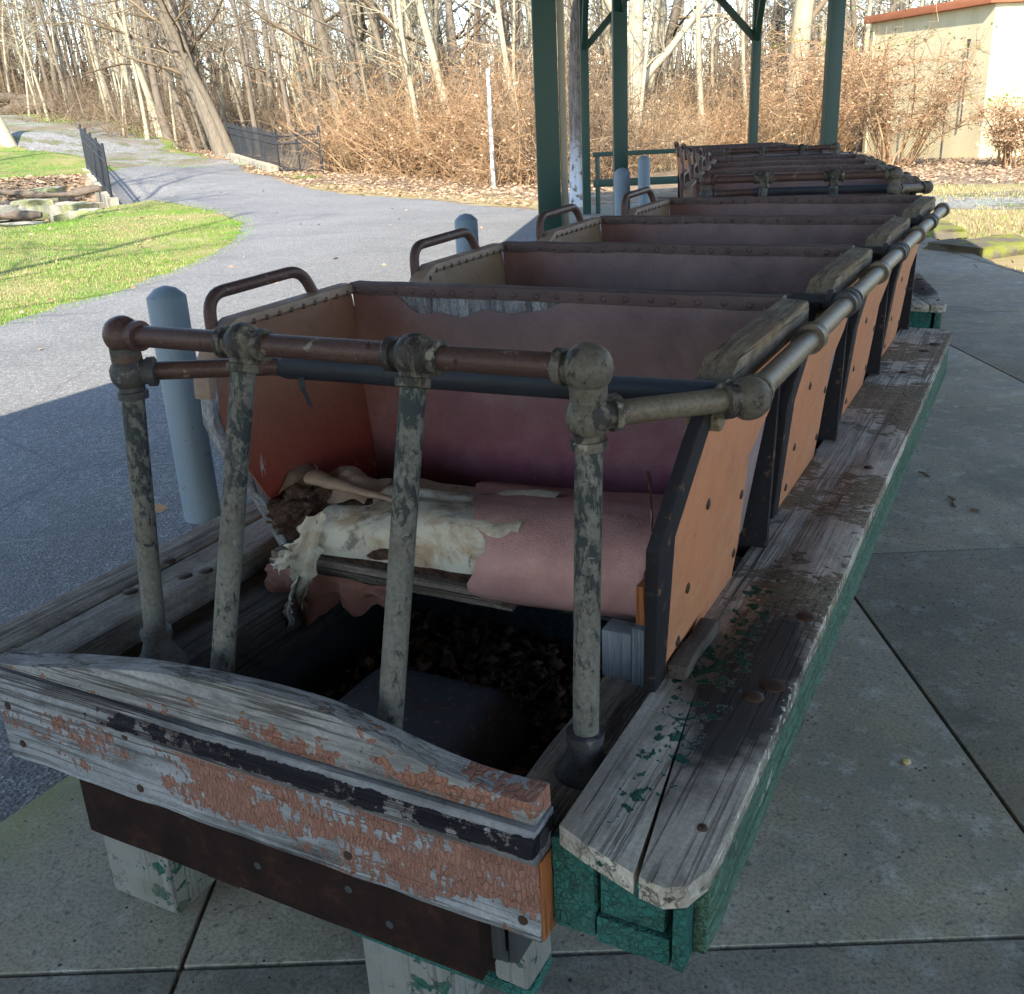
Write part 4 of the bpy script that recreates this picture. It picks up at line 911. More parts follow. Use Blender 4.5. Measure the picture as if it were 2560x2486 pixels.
# support timbers under the train
def block(lo, hi, label, mat='blockpaint', bev=.008):
    c = ((lo[0]+hi[0])/2, (lo[1]+hi[1])/2, 0); o = box('support_timber', [a-b for a, b in zip(lo, c)], [a-b for a, b in zip(hi, c)], mat, None, bev, .004, 5); o.location = c
    return tag(o, label, 'timber block', 'timber blocks carrying the train')
block((-.685, -.825, 0), (-.50, -.36, .468), 'pale chipped timber block under the left end of the rusty buffer beam')
block((-.005, -.85, 0), (.16, -.42, .209), 'wide pale timber block at the bottom edge below the buffer beam')
block((.0, -.88, .21), (.345, -.80, .236), 'thin green board lying across the wide timber block', 'green', .004)
block((.285, -.884, .237), (.345, -.80, .334), 'small pale block standing on the thin green board at the right')
def sleepers(x, y, deg, who):
    for k, yy in enumerate((.9, 2.1)):
        o = box('support_timber', (-.34, -.07, 0), (.3, .07, .199), 'blockpaint', None, .008); c, s = cos(rad(deg)), sin(rad(deg)); o.location = (x-s*yy, y+c*yy, 0); o.rotation_euler = (0, 0, rad(deg))
        tag(o, f'{("front", "rear")[k]} timber sleeper under the floor of the {who} car', 'timber block', 'timber blocks carrying the train')
sleepers(0, 0, 0, 'nearest'); sleepers(-.289, 3.645, 13.65, 'middle'); sleepers(-1.271, 6.989, 23.6, 'farthest')
# ---------------------------------------------------------------- trees and brush
CL = Vector((-.882, -.472, 0)); CF = Vector((-.472, .882, 0))
def branch(V, Fc, p, d, L, r, lev, rg, segs, droop=.0, sides=3, wig=.18):
    pts = [p.copy()]; rs = [r]; q = p.copy(); d = d.normalized()
    for k in range(segs):
        d = (d+Vector((rg.gauss(0, wig), rg.gauss(0, wig), rg.gauss(0, wig)-droop))).normalized(); q = q+d*(L/segs); pts.append(q.copy()); rs.append(r*(1-.85*(k+1)/segs)+.002)
    tube_data(pts, rs, sides, False, V, Fc); return pts, rs
def perp(d, rg):
    a = Vector((rg.gauss(0, 1), rg.gauss(0, 1), rg.gauss(0, 1))); a = a-d*a.dot(d); return a.normalized()
def tree_data(seed, h, r, lean, nb1=13, nb2=5, nb3=4, low=.3, bend=.05, path=None, fork=None, spread=1.):
    rg = random.Random(seed); TV, TF, BV, BF = [], [], [], []
    pts = []; p = Vector((0, 0, -.15)); d = Vector((lean[0], lean[1], 1)).normalized(); n = 14
    for k in range(n+1):
        pts.append(p.copy()); d = (d+Vector((rg.gauss(0, bend), rg.gauss(0, bend), .02))).normalized(); p = p+d*(h/n)
    rs = [r*(1.35 if k == 0 else 1.08 if k == 1 else 1)*(1-.86*k/n) for k in range(n+1)]
    tube_data(pts, rs, 10, False, TV, TF)
    if fork:
        for (z, dx, rr, L) in fork:
            k = int(z/h*n); branch(TV, TF, pts[k], Vector((dx[0], dx[1], 1)), L, rr, 0, rg, 9, -.02, 8, .1)
    for i in range(nb1):
        t = low+(1-low)*(i+rg.random())/nb1; k = min(n-1, int(t*n)); b = pts[k].lerp(pts[k+1], t*n-k); dd = (pts[k+1]-pts[k]).normalized()
        L1 = h*spread*rg.uniform(.16, .34)*(1.15-.6*t); p1, r1 = branch(BV, BF, b, perp(dd, rg)*1.1+dd*rg.uniform(.3, 1.1), L1, max(.012, rs[k]*.38), 1, rg, 6, -.03, 4)
        for j in range(nb2):
            m = rg.randint(1, 5); p2, r2 = branch(BV, BF, p1[m], perp((p1[m+1]-p1[m]).normalized(), rg)+(p1[m+1]-p1[m]).normalized()*.8+Vector((0, 0, .25)), L1*rg.uniform(.3, .6), max(.007, r1[m]*.5), 2, rg, 4)
            for q in range(nb3):
                m2 = rg.randint(0, 3); branch(BV, BF, p2[m2], perp((p2[m2+1]-p2[m2]).normalized(), rg)+(p2[m2+1]-p2[m2]).normalized()*.7, L1*rg.uniform(.12, .3), .005, 3, rg, 3)
    return TV, TF, BV, BF
def mesh_of(name, V, F, mat, smooth=True):
    me = bpy.data.meshes.new(name); me.from_pydata([tuple(v) for v in V], [], F); me.materials.append(M[mat]); me.update()
    if smooth: me.shade_smooth()
    return me
def link(name, me, par=None):
    o = bpy.data.objects.new(name, me); COL.objects.link(o); o.parent = par; return o
def tree(x, y, data, label, bark='bark', twig='grey twigs', group=None, name='tree'):
    e = empty(name, (x, y, H(x, y)), label, 'tree', group)
    link('trunk', mesh_of('trunk', data[0], data[1], bark), e); link('crown', mesh_of('crown', data[2], data[3], twig), e); return e
def leanv(l, f=0.): return (CL.x*l+CF.x*f, CL.y*l+CF.y*f)
#        x, y, height, radius, lean left, bark, label
BIG = [(-27.6, 29.2, 17, .27, .30, 'bark', 'thick grey trunk leaning left beside the start of the black iron fence', 3),
       (-26.6, 28.6, 16, .16, .20, 'bark', 'slim light trunk leaning left right at the black iron fence post', 5),
       (-29.6, 31.2, 17, .24, .30, 'bark', 'dark shaded trunk leaning left behind the thick grey leaning one', 7),
       (-31.5, 32.6, 16, .17, .22, 'bark', 'mottled trunk leaning left at the path edge left of the dark shaded one', 8),
       (-36.4, 35.2, 17, .2, .15, 'bark', 'brown trunk rising from leaf litter midway along the path', 9),
       (-38.6, 36.9, 16, .18, .10, 'lightbark', 'pale straight trunk on the bank behind the gravel path', 10),
       (-46, 42.6, 17, .2, .08, 'lightbark', 'light trunk near the upper bend of the gravel path', 11),
       (-54.5, 48.4, 18, .2, .06, 'lightbark', 'pale trunk beside the log pile on the rise', 12),
       (-37.0, 27.0, 13, .24, .32, 'lightbark', 'leaning trunk cut by the left picture edge on the far lawn', 13),
       (-20.3, 27.0, 18, .19, .08, 'bark', 'ridged trunk behind the right end of the black iron fence', 14),
       (-21.9, 30.9, 20, .31, .03, 'lightbark', 'big smooth pale trunk standing straight in the brambles', 15),
       (-17.6, 30.5, 18, .17, .02, 'bark', 'greyish trunk right of the big smooth pale one', 16),
       (-15.0, 25.6, 16, .15, .12, 'lightbark', 'light trunk leaning left above the orange brambles', 17),
       (-33.0, 38.5, 17, .17, -.02, 'bark', 'forked trunk behind the middle of the black iron fence', 18),
       (-6.7, 32.6, 20, .36, .0, 'lightbark', 'large blotchy pale trunk between the two right green posts', 20),
       (-25.0, 36.5, 18, .2, .06, 'bark', 'dark trunk half hidden behind the ridged one by the fence', 21),
       (-12.9, 36.5, 18, .22, -.04, 'bark', 'dark trunk seen between the near green posts', 22),
       (-1.5, 36.5, 18, .24, .03, 'bark', 'grey trunk rising behind the cream building roof', 24),
       (3.0, 37.5, 18, .24, -.08, 'bark', 'pale trunk behind the right part of the cream building', 25)]
for x, y, h, r, l, bk, lab, sd in BIG:
    tree(x, y, tree_data(sd, h, r, leanv(l), 16, 5, 4, .16, .05), lab, bk)
tree(-10.5, 28.7, tree_data(31, 15, .3, leanv(.02), 14, 5, 4, .2, .04, fork=[(3.4, leanv(.5), .17, 7), (3.2, leanv(-.8), .13, 7)]), 'tan trunk forking low behind the slim green posts', 'lightbark')
SAP = [(mesh_of('tree', *(lambda d: (d[0]+d[2], d[1]+[tuple(i+len(d[0]) for i in f) for f in d[3]]))(tree_data(100+k, h, r, leanv(l), int(nb*.75), 4, 4, .26, .03, spread=.9)), mt)) for k, (h, r, l, nb, mt) in enumerate(((11, .09, .12, 18, 'lightbark'), (12, .1, .05, 20, 'lightbark'), (9, .07, .2, 18, 'bark'), (13, .13, .1, 20, 'bark'), (9, .07, -.05, 18, 'lightbark')))]
BG = [(mesh_of('tree', *(lambda d: (d[0]+d[2], d[1]+[tuple(i+len(d[0]) for i in f) for f in d[3]]))(tree_data(200+k, h, r, leanv(l), int(nb*.65), 5, 3, .25, .03)), mt)) for k, (h, r, l, nb, mt) in enumerate(((17, .16, .08, 24, 'bark'), (19, .2, .0, 26, 'bark'), (16, .13, .14, 24, 'lightbark'), (18, .18, .05, 26, 'bark')))]
rw = random.Random(11)
def in_view(x, y, z=3.):
    d = Vector((x-.906, y+1.909, z-1.5)); zc = d.dot(F_)
    if zc < 1: return None
    return (.5+d.dot(R_)/zc*2482/2560, .4855*1-d.dot(U_)/zc*2482/2560)
def wood_edge(px):     # nearest forest distance along a view column (0..1)
    return np.interp(px, [-.1, 0, .05, .1, .15, .2, .235, .28, .32, .4, .5, .6, .75, .84, .9, 1.1], [82, 76, 74, 68, 56, 49, 45, 41, 38, 30, 29, 29, 34, 38, 40, 40])
def scatter(n, meshes, label, cat, grp, dmin, dmax, name='tree', s0=.8, s1=1.25, pmin=-.08, pmax=1.06, seed=1, power=1., tilt=.06, avoid=None):
    rg = random.Random(seed); c = 0; tries = 0
    while c < n and tries < n*40:
        tries += 1; px = rg.uniform(pmin, pmax); d = wood_edge(px)+dmin+(dmax-dmin)*rg.random()**power
        dr = (F_+R_*(px-.5)*2560/2482); dr = Vector((dr.x, dr.y, 0)).normalized(); dep = d/(dr.dot(Vector((F_.x, F_.y, 0)).normalized()))
        x, y = .906+dr.x*dep, -1.909+dr.y*dep
        if (-5.8 < x < 9 and y > 24.5 and y-x < 36.5 and x > -4.9 and y > 26.2): continue
        if avoid and avoid(x, y): continue
        o = link(name, meshes[rg.randrange(len(meshes))]); o.location = (x, y, H(x, y)-.05); s = rg.uniform(s0, s1); o.scale = (s, s, s*rg.uniform(.9, 1.15))
        o.rotation_euler = (rg.gauss(0, tilt), rg.gauss(0, tilt), rg.gauss(0, .5)+rg.choice((0, 0, .3)))
        tag(o, label, cat, grp); c += 1
scatter(210, SAP, 'thin bare sapling among the crowded trees of the wood', 'sapling', 'saplings crowding the wood', .5, 26, 'sapling', seed=5, power=1.4)
scatter(85, BG, 'tall bare tree deep in the wood', 'tree', 'bare trees deep in the wood', 6, 55, 'bare_tree', .85, 1.2, seed=6, power=1.)
# brambles
def bush_data(seed, R0, hh, n, top=.5, side=3, twig=.006, leaves=0):
    rg = random.Random(seed); V, Fc = [], []; LV, LF = [], []
    for k in range(n):
        a = rg.uniform(0, 6.28); rr = R0*math.sqrt(rg.random()); p = Vector((rr*cos(a), rr*sin(a), -.05)); d = Vector((rg.gauss(0, .35), rg.gauss(0, .35), 1))
        L = hh*rg.uniform(.55, 1.35); pts, rs = branch(V, Fc, p, d, L, twig*rg.uniform(.8, 2.2), 0, rg, 7, .05, 3, .2)
        for j in range(5):
            m = rg.randint(2, 6); q, _ = branch(V, Fc, pts[m], Vector((rg.gauss(0, 1), rg.gauss(0, 1), rg.gauss(.1, .6))), L*rg.uniform(.15, .4), twig*.7, 1, rg, 4, .03, 3, .3)
            for e in range(2): branch(V, Fc, q[rg.randint(1, 3)], Vector((rg.gauss(0, 1), rg.gauss(0, 1), rg.gauss(0, .7))), L*.14, twig*.5, 2, rg, 2, 0, 3, .3)
            if rg.random() < leaves:
                for e in range(3):
                    c = q[rg.randint(1, 4)]+Vector((rg.gauss(0, .05), rg.gauss(0, .05), rg.gauss(0, .05))); s = rg.uniform(.02, .045); u = perp(Vector((0, 0, 1)), rg)*s; v_ = Vector((rg.gauss(0, 1), rg.gauss(0, 1), rg.gauss(0, 1))).normalized()*s; b = len(LV); LV += [c-u, c+v_, c+u, c-v_*.8]; LF.append((b, b+1, b+2, b+3))
    return V, Fc, LV, LF
def bushmesh(nm, seed, R0, hh, n, tw, lf, leaves, twig=.006):
    V, Fc, LV, LF = bush_data(seed, R0, hh, n, twig=twig, leaves=leaves); b = len(V)
    me = bpy.data.meshes.new(nm); me.from_pydata([tuple(v) for v in V+LV], [], Fc+[tuple(i+b for i in f) for f in LF]); me.materials.append(M[tw]); me.materials.append(M[lf])
    me.polygons.foreach_set('material_index', [0]*len(Fc)+[1]*len(LF)); me.update(); return me
BU = [bushmesh('bramble', 300+k, 1.3, h, 90, tw, 'dry leaves', lf) for k, (h, tw, lf) in enumerate(((1.8, 'tan twigs', .3), (2.3, 'orange twigs', .4), (2.4, 'grey twigs', .1), (1.6, 'orange twigs', .6)))]
scatter(58, BU, 'dense tangle of leafless brambles along the foot of the wood', 'brambles', 'brambles along the wood edge', -2.4, 4.5, 'bramble', .75, 1.25, .345, 1.05, seed=8, power=1.2, tilt=.02,
        avoid=lambda x, y: (x > -5.2 and y < 29.5))
scatter(40, [BU[2], BU[0]], 'grey brush filling the gaps between the trunks', 'brush', 'grey brush among the trunks', 5, 22, 'brush', .8, 1.4, -.08, 1.05, seed=9, tilt=.02)
scatter(8, [BU[1], BU[3]], 'tall orange brown bramble mound under the pale trunks', 'brambles', 'tall orange bramble mounds', -1, 3, 'bramble_mound', 1.1, 1.4, .38, .56, seed=10, tilt=.02)
for k, (x, y, lab) in enumerate(((-7.6, -3.5, 'bare tree beside the road behind the camera, throwing the long shadow over the lawn'), (-12.5, -2.5, 'bare tree on the lawn left of the camera'), (-16.5, 3.5, 'bare tree on the lawn left of the creek'), (-20.5, 5.5, 'bare tree at the near end of the creek'), (-25.5, 8.0, 'bare tree on the far bank of the creek'), (-12.0, -8, 'bare tree farther back on the lawn'), (-20.0, 1.5, 'wide bare tree on the lawn, shading the road before the fences'), (-15.0, 1.0, 'low branching bare tree shading the road bend'))):
    tree(x, y, tree_data(60+k, 15+k % 3, .2, (0.03*k-.05, .04), 14, 5, 4, .22, .04), lab, 'bark')
# one far mass of wood beyond
V, Fc = [], []; rf = random.Random(4)
for k in range(2300):
    px = rf.uniform(-.15, 1.12); d = rf.uniform(85, 128); dr = (F_+R_*(px-.5)*2560/2482); dr = Vector((dr.x, dr.y, 0)).normalized(); x, y = .906+dr.x*d, -1.909+dr.y*d
    z = H(x, y) if X0 < x < X1 and Y0 < y < Y1 else 2.; h = rf.uniform(5, 13); r = rf.uniform(.05, .16)
    pts, _ = branch(V, Fc, Vector((x, y, z)), Vector((rf.gauss(0, .1), rf.gauss(0, .1), 1)), h, r, 0, rf, 6, -.02, 3, .07)
    for j in range(7):
        m = rf.randint(1, 6); q, _ = branch(V, Fc, pts[m], Vector((rf.gauss(0, 1), rf.gauss(0, 1), rf.uniform(-.2, 1))), rf.uniform(1, 3.5), .035, 1, rf, 3, 0, 3, .25)
        branch(V, Fc, q[1], Vector((rf.gauss(0, 1), rf.gauss(0, 1), .4)), 1.4, .02, 1, rf, 2, 0, 3, .25)
tag(obj('far_wood', V, Fc, 'grey twigs'), kind='stuff', label='far bare wood showing grey between the nearer trunks')
# dense undergrowth along the far side of the wood
V, Fc = [], []
for k in range(8500):
    px = rf.uniform(-.1, 1.1); d = wood_edge(px)+rf.uniform(3, 45); dr = (F_+R_*(px-.5)*2560/2482); dr = Vector((dr.x, dr.y, 0)).normalized(); x, y = .906+dr.x*d, -1.909+dr.y*d
    if x > -5.5 and y < 33: continue
    z = H(x, y) if X0 < x < X1 and Y0 < y < Y1 else 1.; pts, _ = branch(V, Fc, Vector((x, y, z)), Vector((rf.gauss(0, .4), rf.gauss(0, .4), 1)), rf.uniform(1., 5.5)*(.6 if px < .34 else 1), rf.uniform(.008, .022), 0, rf, 5, 0, 3, .2)
    for j in range(4): branch(V, Fc, pts[rf.randint(1, 4)], Vector((rf.gauss(0, 1), rf.gauss(0, 1), rf.gauss(.3, .6))), rf.uniform(.5, 1.6), .01, 1, rf, 3, 0, 3, .3)
tag(obj('undergrowth', V, Fc, 'grey twigs'), kind='stuff', label='tan twiggy undergrowth beneath the trees')
# shrubs before the building
def shrub(x, y, seed, hh, R0, n, label, dz=.5):
    rg = random.Random(seed); e = empty('shrub', (x, y, H(x, y)), label, 'shrub'); V, Fc, LV, LF = [], [], [], []; DV, DF = [], []
    for k in range(n):
        a = rg.uniform(0, 6.28); p = Vector((.35*cos(a), .35*sin(a), -.05)); sp = rg.uniform(.05, .55); pts, rs = branch(V, Fc, p, Vector((cos(a)*sp, sin(a)*sp, 1)), hh*rg.uniform(.75, 1.05), rg.uniform(.012, .03), 0, rg, 8, -.01, 4, .12)
        for j in range(26):
            m = rg.randint(3, 7); q, _ = branch(V, Fc, pts[m], Vector((rg.gauss(0, 1), rg.gauss(0, 1), rg.gauss(.1, .5))), hh*rg.uniform(.1, .34), .007, 1, rg, 4, .03, 3, .3)
            for e_ in range(3): branch(V, Fc, q[rg.randint(1, 3)], Vector((rg.gauss(0, 1), rg.gauss(0, 1), rg.gauss(0, .7))), hh*.08, .004, 2, rg, 2, 0, 3, .3)
            for e_ in range(4):
                c = q[rg.randint(1, 4)]+Vector((rg.gauss(0, .07), rg.gauss(0, .07), rg.gauss(0, .07))); s = rg.uniform(.02, .045); u = perp(Vector((0, 0, 1)), rg)*s; v_ = Vector((rg.gauss(0, 1), rg.gauss(0, 1), rg.gauss(0, 1))).normalized()*s
                g = c.z > hh*.8 and rg.random() < .8; A, B = (LV, LF) if g else (DV, DF); b = len(A); A += [c-u, c+v_, c+u, c-v_*.8]; B.append((b, b+1, b+2, b+3))
    obj('stems', V, Fc, 'orange twigs', e); tag(obj('green_leaves', LV, LF, 'green leaves', e), kind='stuff'); tag(obj('dry_leaves', DV, DF, 'dry leaves', e), kind='stuff')
shrub(-2.5, 25.3, 41, 3.3, 1.5, 26, 'large umbrella shaped shrub of orange twigs before the cream building')
shrub(.2, 24.9, 42, 1.7, 1.5, 20, 'low brown shrub at the right corner of the cream building')
shrub(1.6, 25.4, 43, 2.1, 1.5, 20, 'twiggy shrub with green tips at the right picture edge')
shrub(-5.0, 27.5, 44, 3.6, 1.5, 22, 'tan shrub left of the cream building behind the right green post')
# ---------------------------------------------------------------- building
bl = empty('storage_building', (-.9, 28.5, 0), 'cream stucco storage building with rusty flat roof edge', 'building')
A_, B_ = Vector((-4.34, 31.96)), Vector((-.83, 28.44)); rd = Vector((.86, .51)).normalized(); C_ = B_+rd*9; D_ = A_+rd*9
zt = 3.72; z0 = -.3
def loc(p, z): return (p.x+.9, p.y-28.5, z)
for nm, p, q in (('left_wall', A_, B_), ('front_wall', B_, C_), ('right_wall', C_, D_), ('back_wall', D_, A_)):
    n_ = Vector((q.y-p.y, -(q.x-p.x))).normalized()*-.2
    V = [loc(p, z0), loc(q, z0), loc(q, zt), loc(p, zt), loc(p+n_, z0), loc(q+n_, z0), loc(q+n_, zt), loc(p+n_, zt)]
    obj('wall', V, [(0, 1, 2, 3), (5, 4, 7, 6), (3, 2, 6, 7), (1, 0, 4, 5), (0, 3, 7, 4), (2, 1, 5, 6)], 'stucco', bl)
def outp(p, q, k): 
    c = (A_+B_+C_+D_)/4; return p+(p-c).normalized()*k
ro = [outp(p, None, .22) for p in (A_, B_, C_, D_)]
prism('roof', [(p.x+.9, p.y-28.5) for p in ro], 2, zt+.002, zt+.2, 'roofrust', bl, .01)
tube('drainpipe', [loc(B_.lerp(A_, .13)+Vector((-.1, -.1)), .9), loc(B_.lerp(A_, .13)+Vector((-.1, -.1)), 2.75), loc(B_.lerp(A_, .13)+Vector((-.1, -.1)), 2.95)], [.02, .02, .05], 'darkfit', bl, 8)
wf = empty('wire_fence', (-3.6, 27.3, 0), 'thin wire fence with top rail before the cream building', 'fence')
fa, fb = Vector((-5.0, 28.6)), Vector((-1.6, 26.6))
for k in range(4):
    p = fa.lerp(fb, k/3); tube('fence_post', [(p.x+3.6, p.y-27.3, 0), (p.x+3.6, p.y-27.3, 1.25)], .025, 'wire', wf, 8)
tube('top_rail', [(fa.x+3.6, fa.y-27.3, 1.2), (fb.x+3.6, fb.y-27.3, 1.2)], .02, 'wire', wf, 8)
V, Fc = [], []
for k in range(46):
    for s in (0, 1):
        t0 = k/46; t1 = min(1, max(0, t0+(.3 if s else -.3))); z1 = 1.2*abs(t1-t0)/.3; a = fa.lerp(fb, t0); b = fa.lerp(fb, t1); tube_data([(a.x+3.6, a.y-27.3, 0), (b.x+3.6, b.y-27.3, z1)], .004, 3, False, V, Fc)
tag(obj('wire_mesh', V, Fc, 'wire', wf), kind='stuff')
# ---------------------------------------------------------------- iron picket fences
def picket(name, segs, h, label, zoff=0., ztab=None):
    x0, y0 = segs[0]; e = empty(name, (x0, y0, H(x0, y0)), label, 'fence'); b0 = H(x0, y0)
    def zz(p): return (np.interp(p.x, *ztab) if ztab else H(p.x, p.y)+zoff)-b0
    posts = [Vector(s) for s in segs]
    for a, b in zip(posts, posts[1:]):
        L = (b-a).length; n = int(L/.11)
        for zr in (.12, h*.72, h-.12):
            tube('rail', [(a.x-x0, a.y-y0, zz(a)+zr), (b.x-x0, b.y-y0, zz(b)+zr)], .024, 'iron', e, 6)
        for k in range(1, n):
            p = a.lerp(b, k/n); z = zz(p); tube('picket', [(p.x-x0, p.y-y0, z+.04), (p.x-x0, p.y-y0, z+h-.03), (p.x-x0, p.y-y0, z+h+.03)], [.014, .014, .003], 'iron', e, 4)
        m_ = max(1, round(L/1.9))
        for k in range(m_+1):
            p = a.lerp(b, k/m_)
            if k == m_ and b != posts[-1]: continue
            tube('fence_post', [(p.x-x0, p.y-y0, zz(p)-.1), (p.x-x0, p.y-y0, zz(p)+h+.1)], .035, 'iron', e, 6)
    return e
picket('iron_fence', [(-27.0, 28.9), (-21.3, 24.75), (-18.3, 23.1)], 1.25, 'black iron picket fence at the wood edge beyond the road')
picket('iron_fence', [(-25.7, 20.95), (-19.75, 16.4)], 1.2, 'grey iron picket fence on the low concrete wall by the creek', ztab=((-25.7, -19.75), (.72, .16)))
def wallbar(name, a, b, w_, za, zb, ha, hb, mat, label):
    a, b = Vector(a), Vector(b); d = (b-a).normalized(); n_ = Vector((-d.y, d.x))*w_/2; V = []
    for p, zt_, hh in ((a, za, ha), (b, zb, hb)):
        for s in (-1, 1):
            for z in (zt_-hh, zt_): q = p+n_*s; V.append((q.x-a.x, q.y-a.y, z))
    bm = bmesh.new(); vs = [bm.verts.new(v) for v in V]
    for f in ((0, 1, 3, 2), (4, 6, 7, 5), (0, 4, 5, 1), (2, 3, 7, 6), (1, 5, 7, 3), (0, 2, 6, 4)): bm.faces.new([vs[i] for i in f])
    bmesh.ops.subdivide_edges(bm, edges=bm.edges[:], cuts=6, use_grid_fill=True); jitter(bm, .03, 2.2)
    o = bobj(name, bm, mat, None, 30); o.location = (a.x, a.y, 0); return tag(o, label, 'wall')
wallbar('culvert_wall', (-25.9, 21.1), (-19.6, 16.28), .3, .74, .18, 1.3, 1.2, 'castwall', 'stained concrete headwall under the grey iron fence by the creek')
wallbar('kerb_wall', (-27.0, 28.75), (-21.4, 24.6), .3, H(-27, 28.75)+.22, H(-21.4, 24.6)+.22, .5, .6, 'castwall', 'low pale concrete kerb wall under the black iron fence')
# creek bank stones
def rock(x, y, z, sx, sy, sz, seed, label, mat='stone', rz=0, grp=None):
    bm = bmesh.new(); bmesh.ops.create_cube(bm, size=1); bmesh.ops.subdivide_edges(bm, edges=bm.edges[:], cuts=5, use_grid_fill=True)
    for v in bm.verts:
        p = v.co*1.; l = p.length; p = p*(.72+.28*(.5/max(l, .2))); q = p*2.5+Vector((seed*3, 0, 0)); p *= 1+.22*noise.noise(q)+.08*noise.noise(q*3); v.co = Vector((p.x*sx, p.y*sy, p.z*sz))
    bmesh.ops.rotate(bm, verts=bm.verts[:], matrix=Matrix.Rotation(rz, 3, 'Z')); o = bobj('stone', bm, mat, None, 45); o.location = (x, y, z); return tag(o, label, 'stone', grp)
for k, (x, y, sx, sy, sz, lab) in enumerate(((-21.1, 16.4, 1.5, 1.2, .8, 'large pale boulder in the creek bank below the headwall'), (-20.2, 15.4, .8, .7, .6, 'round grey boulder at the foot of the creek bank'), (-19.4, 15.3, .7, .6, .45, 'small white stone right of the round grey boulder'),
        (-22.2, 15.9, 1.6, .9, .5, 'flat brown stone left of the large pale boulder'), (-20.6, 14.2, 1.4, .9, .4, 'long tan stone lying in the creek bed'), (-21.6, 14.3, 1.3, .8, .35, 'grey slab at the left picture edge in the creek'), (-22.9, 17.1, 1.5, .8, .45, 'mossy flat stone high on the creek bank'))):
    rock(x, y, H(x, y)+sz*.3, sx, sy, sz, k, lab, rz=k*.9)
DW = bpy.data
def roughen(o, a, f):
    for v in o.data.vertices: q = v.co*f; v.co += Vector((noise.noise(q), noise.noise(q+Vector((5, 0, 0))), noise.noise(q+Vector((0, 5, 0)))))*a
for k, (a, b, z, r, lab) in enumerate((((-23.5, 15.4), (-20.9, 17.3), .42, .09, 'dark driftwood beam lying along the creek bank'), ((-22.0, 12.8), (-19.5, 14.1), .12, .09, 'fallen grey log lying in the creek bed'))):
    e = tube('driftwood', [((b[0]-a[0])*i/10, (b[1]-a[1])*i/10, .04*sin(i*.8)) for i in range(11)], [r*(1+.3*sin(i*1.7)) for i in range(11)], 'logbark', None, 9); e.location = (a[0], a[1], z-.12); roughen(e, .12, 1.3); tag(e, lab, 'log')
# log pile on the rise
for k, (dx, dz, L, r, lab) in enumerate(((-1.6, .35, 3.2, .4, 'hollow log at the lower left of the log pile'), (1.3, .4, 3.6, .45, 'thick hollow log lying at the right of the log pile'), (-.2, 1.0, 4, .33, 'long log lying on top of the pile'), (-3.6, .9, 3.0, .25, 'broken branchy log at the left end of the pile'))):
    c = Vector((-60, 46.0)); c2 = c+Vector((-.85, -.5))*(-dx); zz = H(c2.x, c2.y)
    V, Fc = [], []; n = 18; out = [];
    prof = [(-L/2, r*.78), (-L/2, r*.98), (-L/4, r), (0, r*.95), (L/4, r*1.02), (L/2, r*.96), (L/2, r*.7), (L/2-.5, r*.62), (-L/2+.5, r*.62), (-L/2, r*.78)]
    for (t, rr) in prof:
        for q in range(n): a = 2*pi*q/n; f = 1+.08*nz(cos(a)*2, sin(a)*2, t+k*5); V.append((t, rr*f*cos(a), rr*f*sin(a)))
    for i in range(len(prof)-1):
        for q in range(n): a = i*n+q; b = i*n+(q+1) % n; Fc.append((a, b, b+n, a+n))
    o = obj('log', V, Fc, 'bark', smooth=50); o.data.materials[0] = M['logbark']; o.location = (c2.x, c2.y, zz+dz); o.rotation_euler = (0, .05*k, .5+.25*k); tag(o, lab, 'log')
rock(.42, 10.1, -.04, 1.1, .8, .24, 21, 'flat mossy stone at the right edge of the concrete pad', 'moss', .9)
rock(-.35, 11.6, -.02, 1.2, .7, .2, 22, 'mossy stone slab just behind the end of the pad', 'moss', 1.9)
# ---------------------------------------------------------------- grass blades and fallen leaves
def blades(name, poly, n, mat, h, label, near=None, seed=0, wmul=1.):
    rg = random.Random(seed); xs = [p[0] for p in poly]; ys = [p[1] for p in poly]; V, Fc = [], []; c = 0; tr = 0
    while c < n and tr < n*12:
        tr += 1; x = rg.uniform(min(xs), max(xs)); y = rg.uniform(min(ys), max(ys))
        if near and not (near[0] < x < near[1] and near[2] < y < near[3]): continue
        if noise.noise((x*.6+seed, y*.6, 0))+.5*noise.noise((x*2.2, y*2.2, seed)) < rg.uniform(-.5, .35): continue
        if not inside(x, y, poly): continue
        z = H(x, y); a = rg.uniform(0, 6.28); w_ = .004*wmul*rg.uniform(.8, 1.8); hh = h*rg.uniform(.5, 1.3); l = rg.uniform(.1, .7)*hh; b = len(V); dx, dy = cos(a), sin(a)
        V += [(x-dy*w_, y+dx*w_, z), (x+dy*w_, y-dx*w_, z), (x+dx*l, y+dy*l, z+hh)]; Fc.append((b, b+1, b+2)); c += 1
    tag(obj(name, V, Fc, mat), label, kind='stuff')
blades('grass_blades', LAWN1, 80000, 'grass green', .032, 'short green blades across the near lawn', (-20, -6, -2, 17), 1, 1.)
blades('straw_blades', LAWN1, 60000, 'grass straw', .034, 'straw coloured blades mixed into the near lawn', (-20, -6, -2, 17), 2, 1.)
blades('grass_blades', LAWN2, 30000, 'grass green', .05, 'green blades on the far lawn by the creek', (-60, -23, 10, 45), 3, 2.)
blades('straw_blades', RL, 40000, 'grass straw', .05, 'dry grass beside the concrete pad', (-4, 10, 5, 21), 4, 2.)
blades('grass_blades', RL, 9000, 'grass green', .04, 'sparse green blades in the dry grass', (-4, 10, 5, 21), 6, 2.)
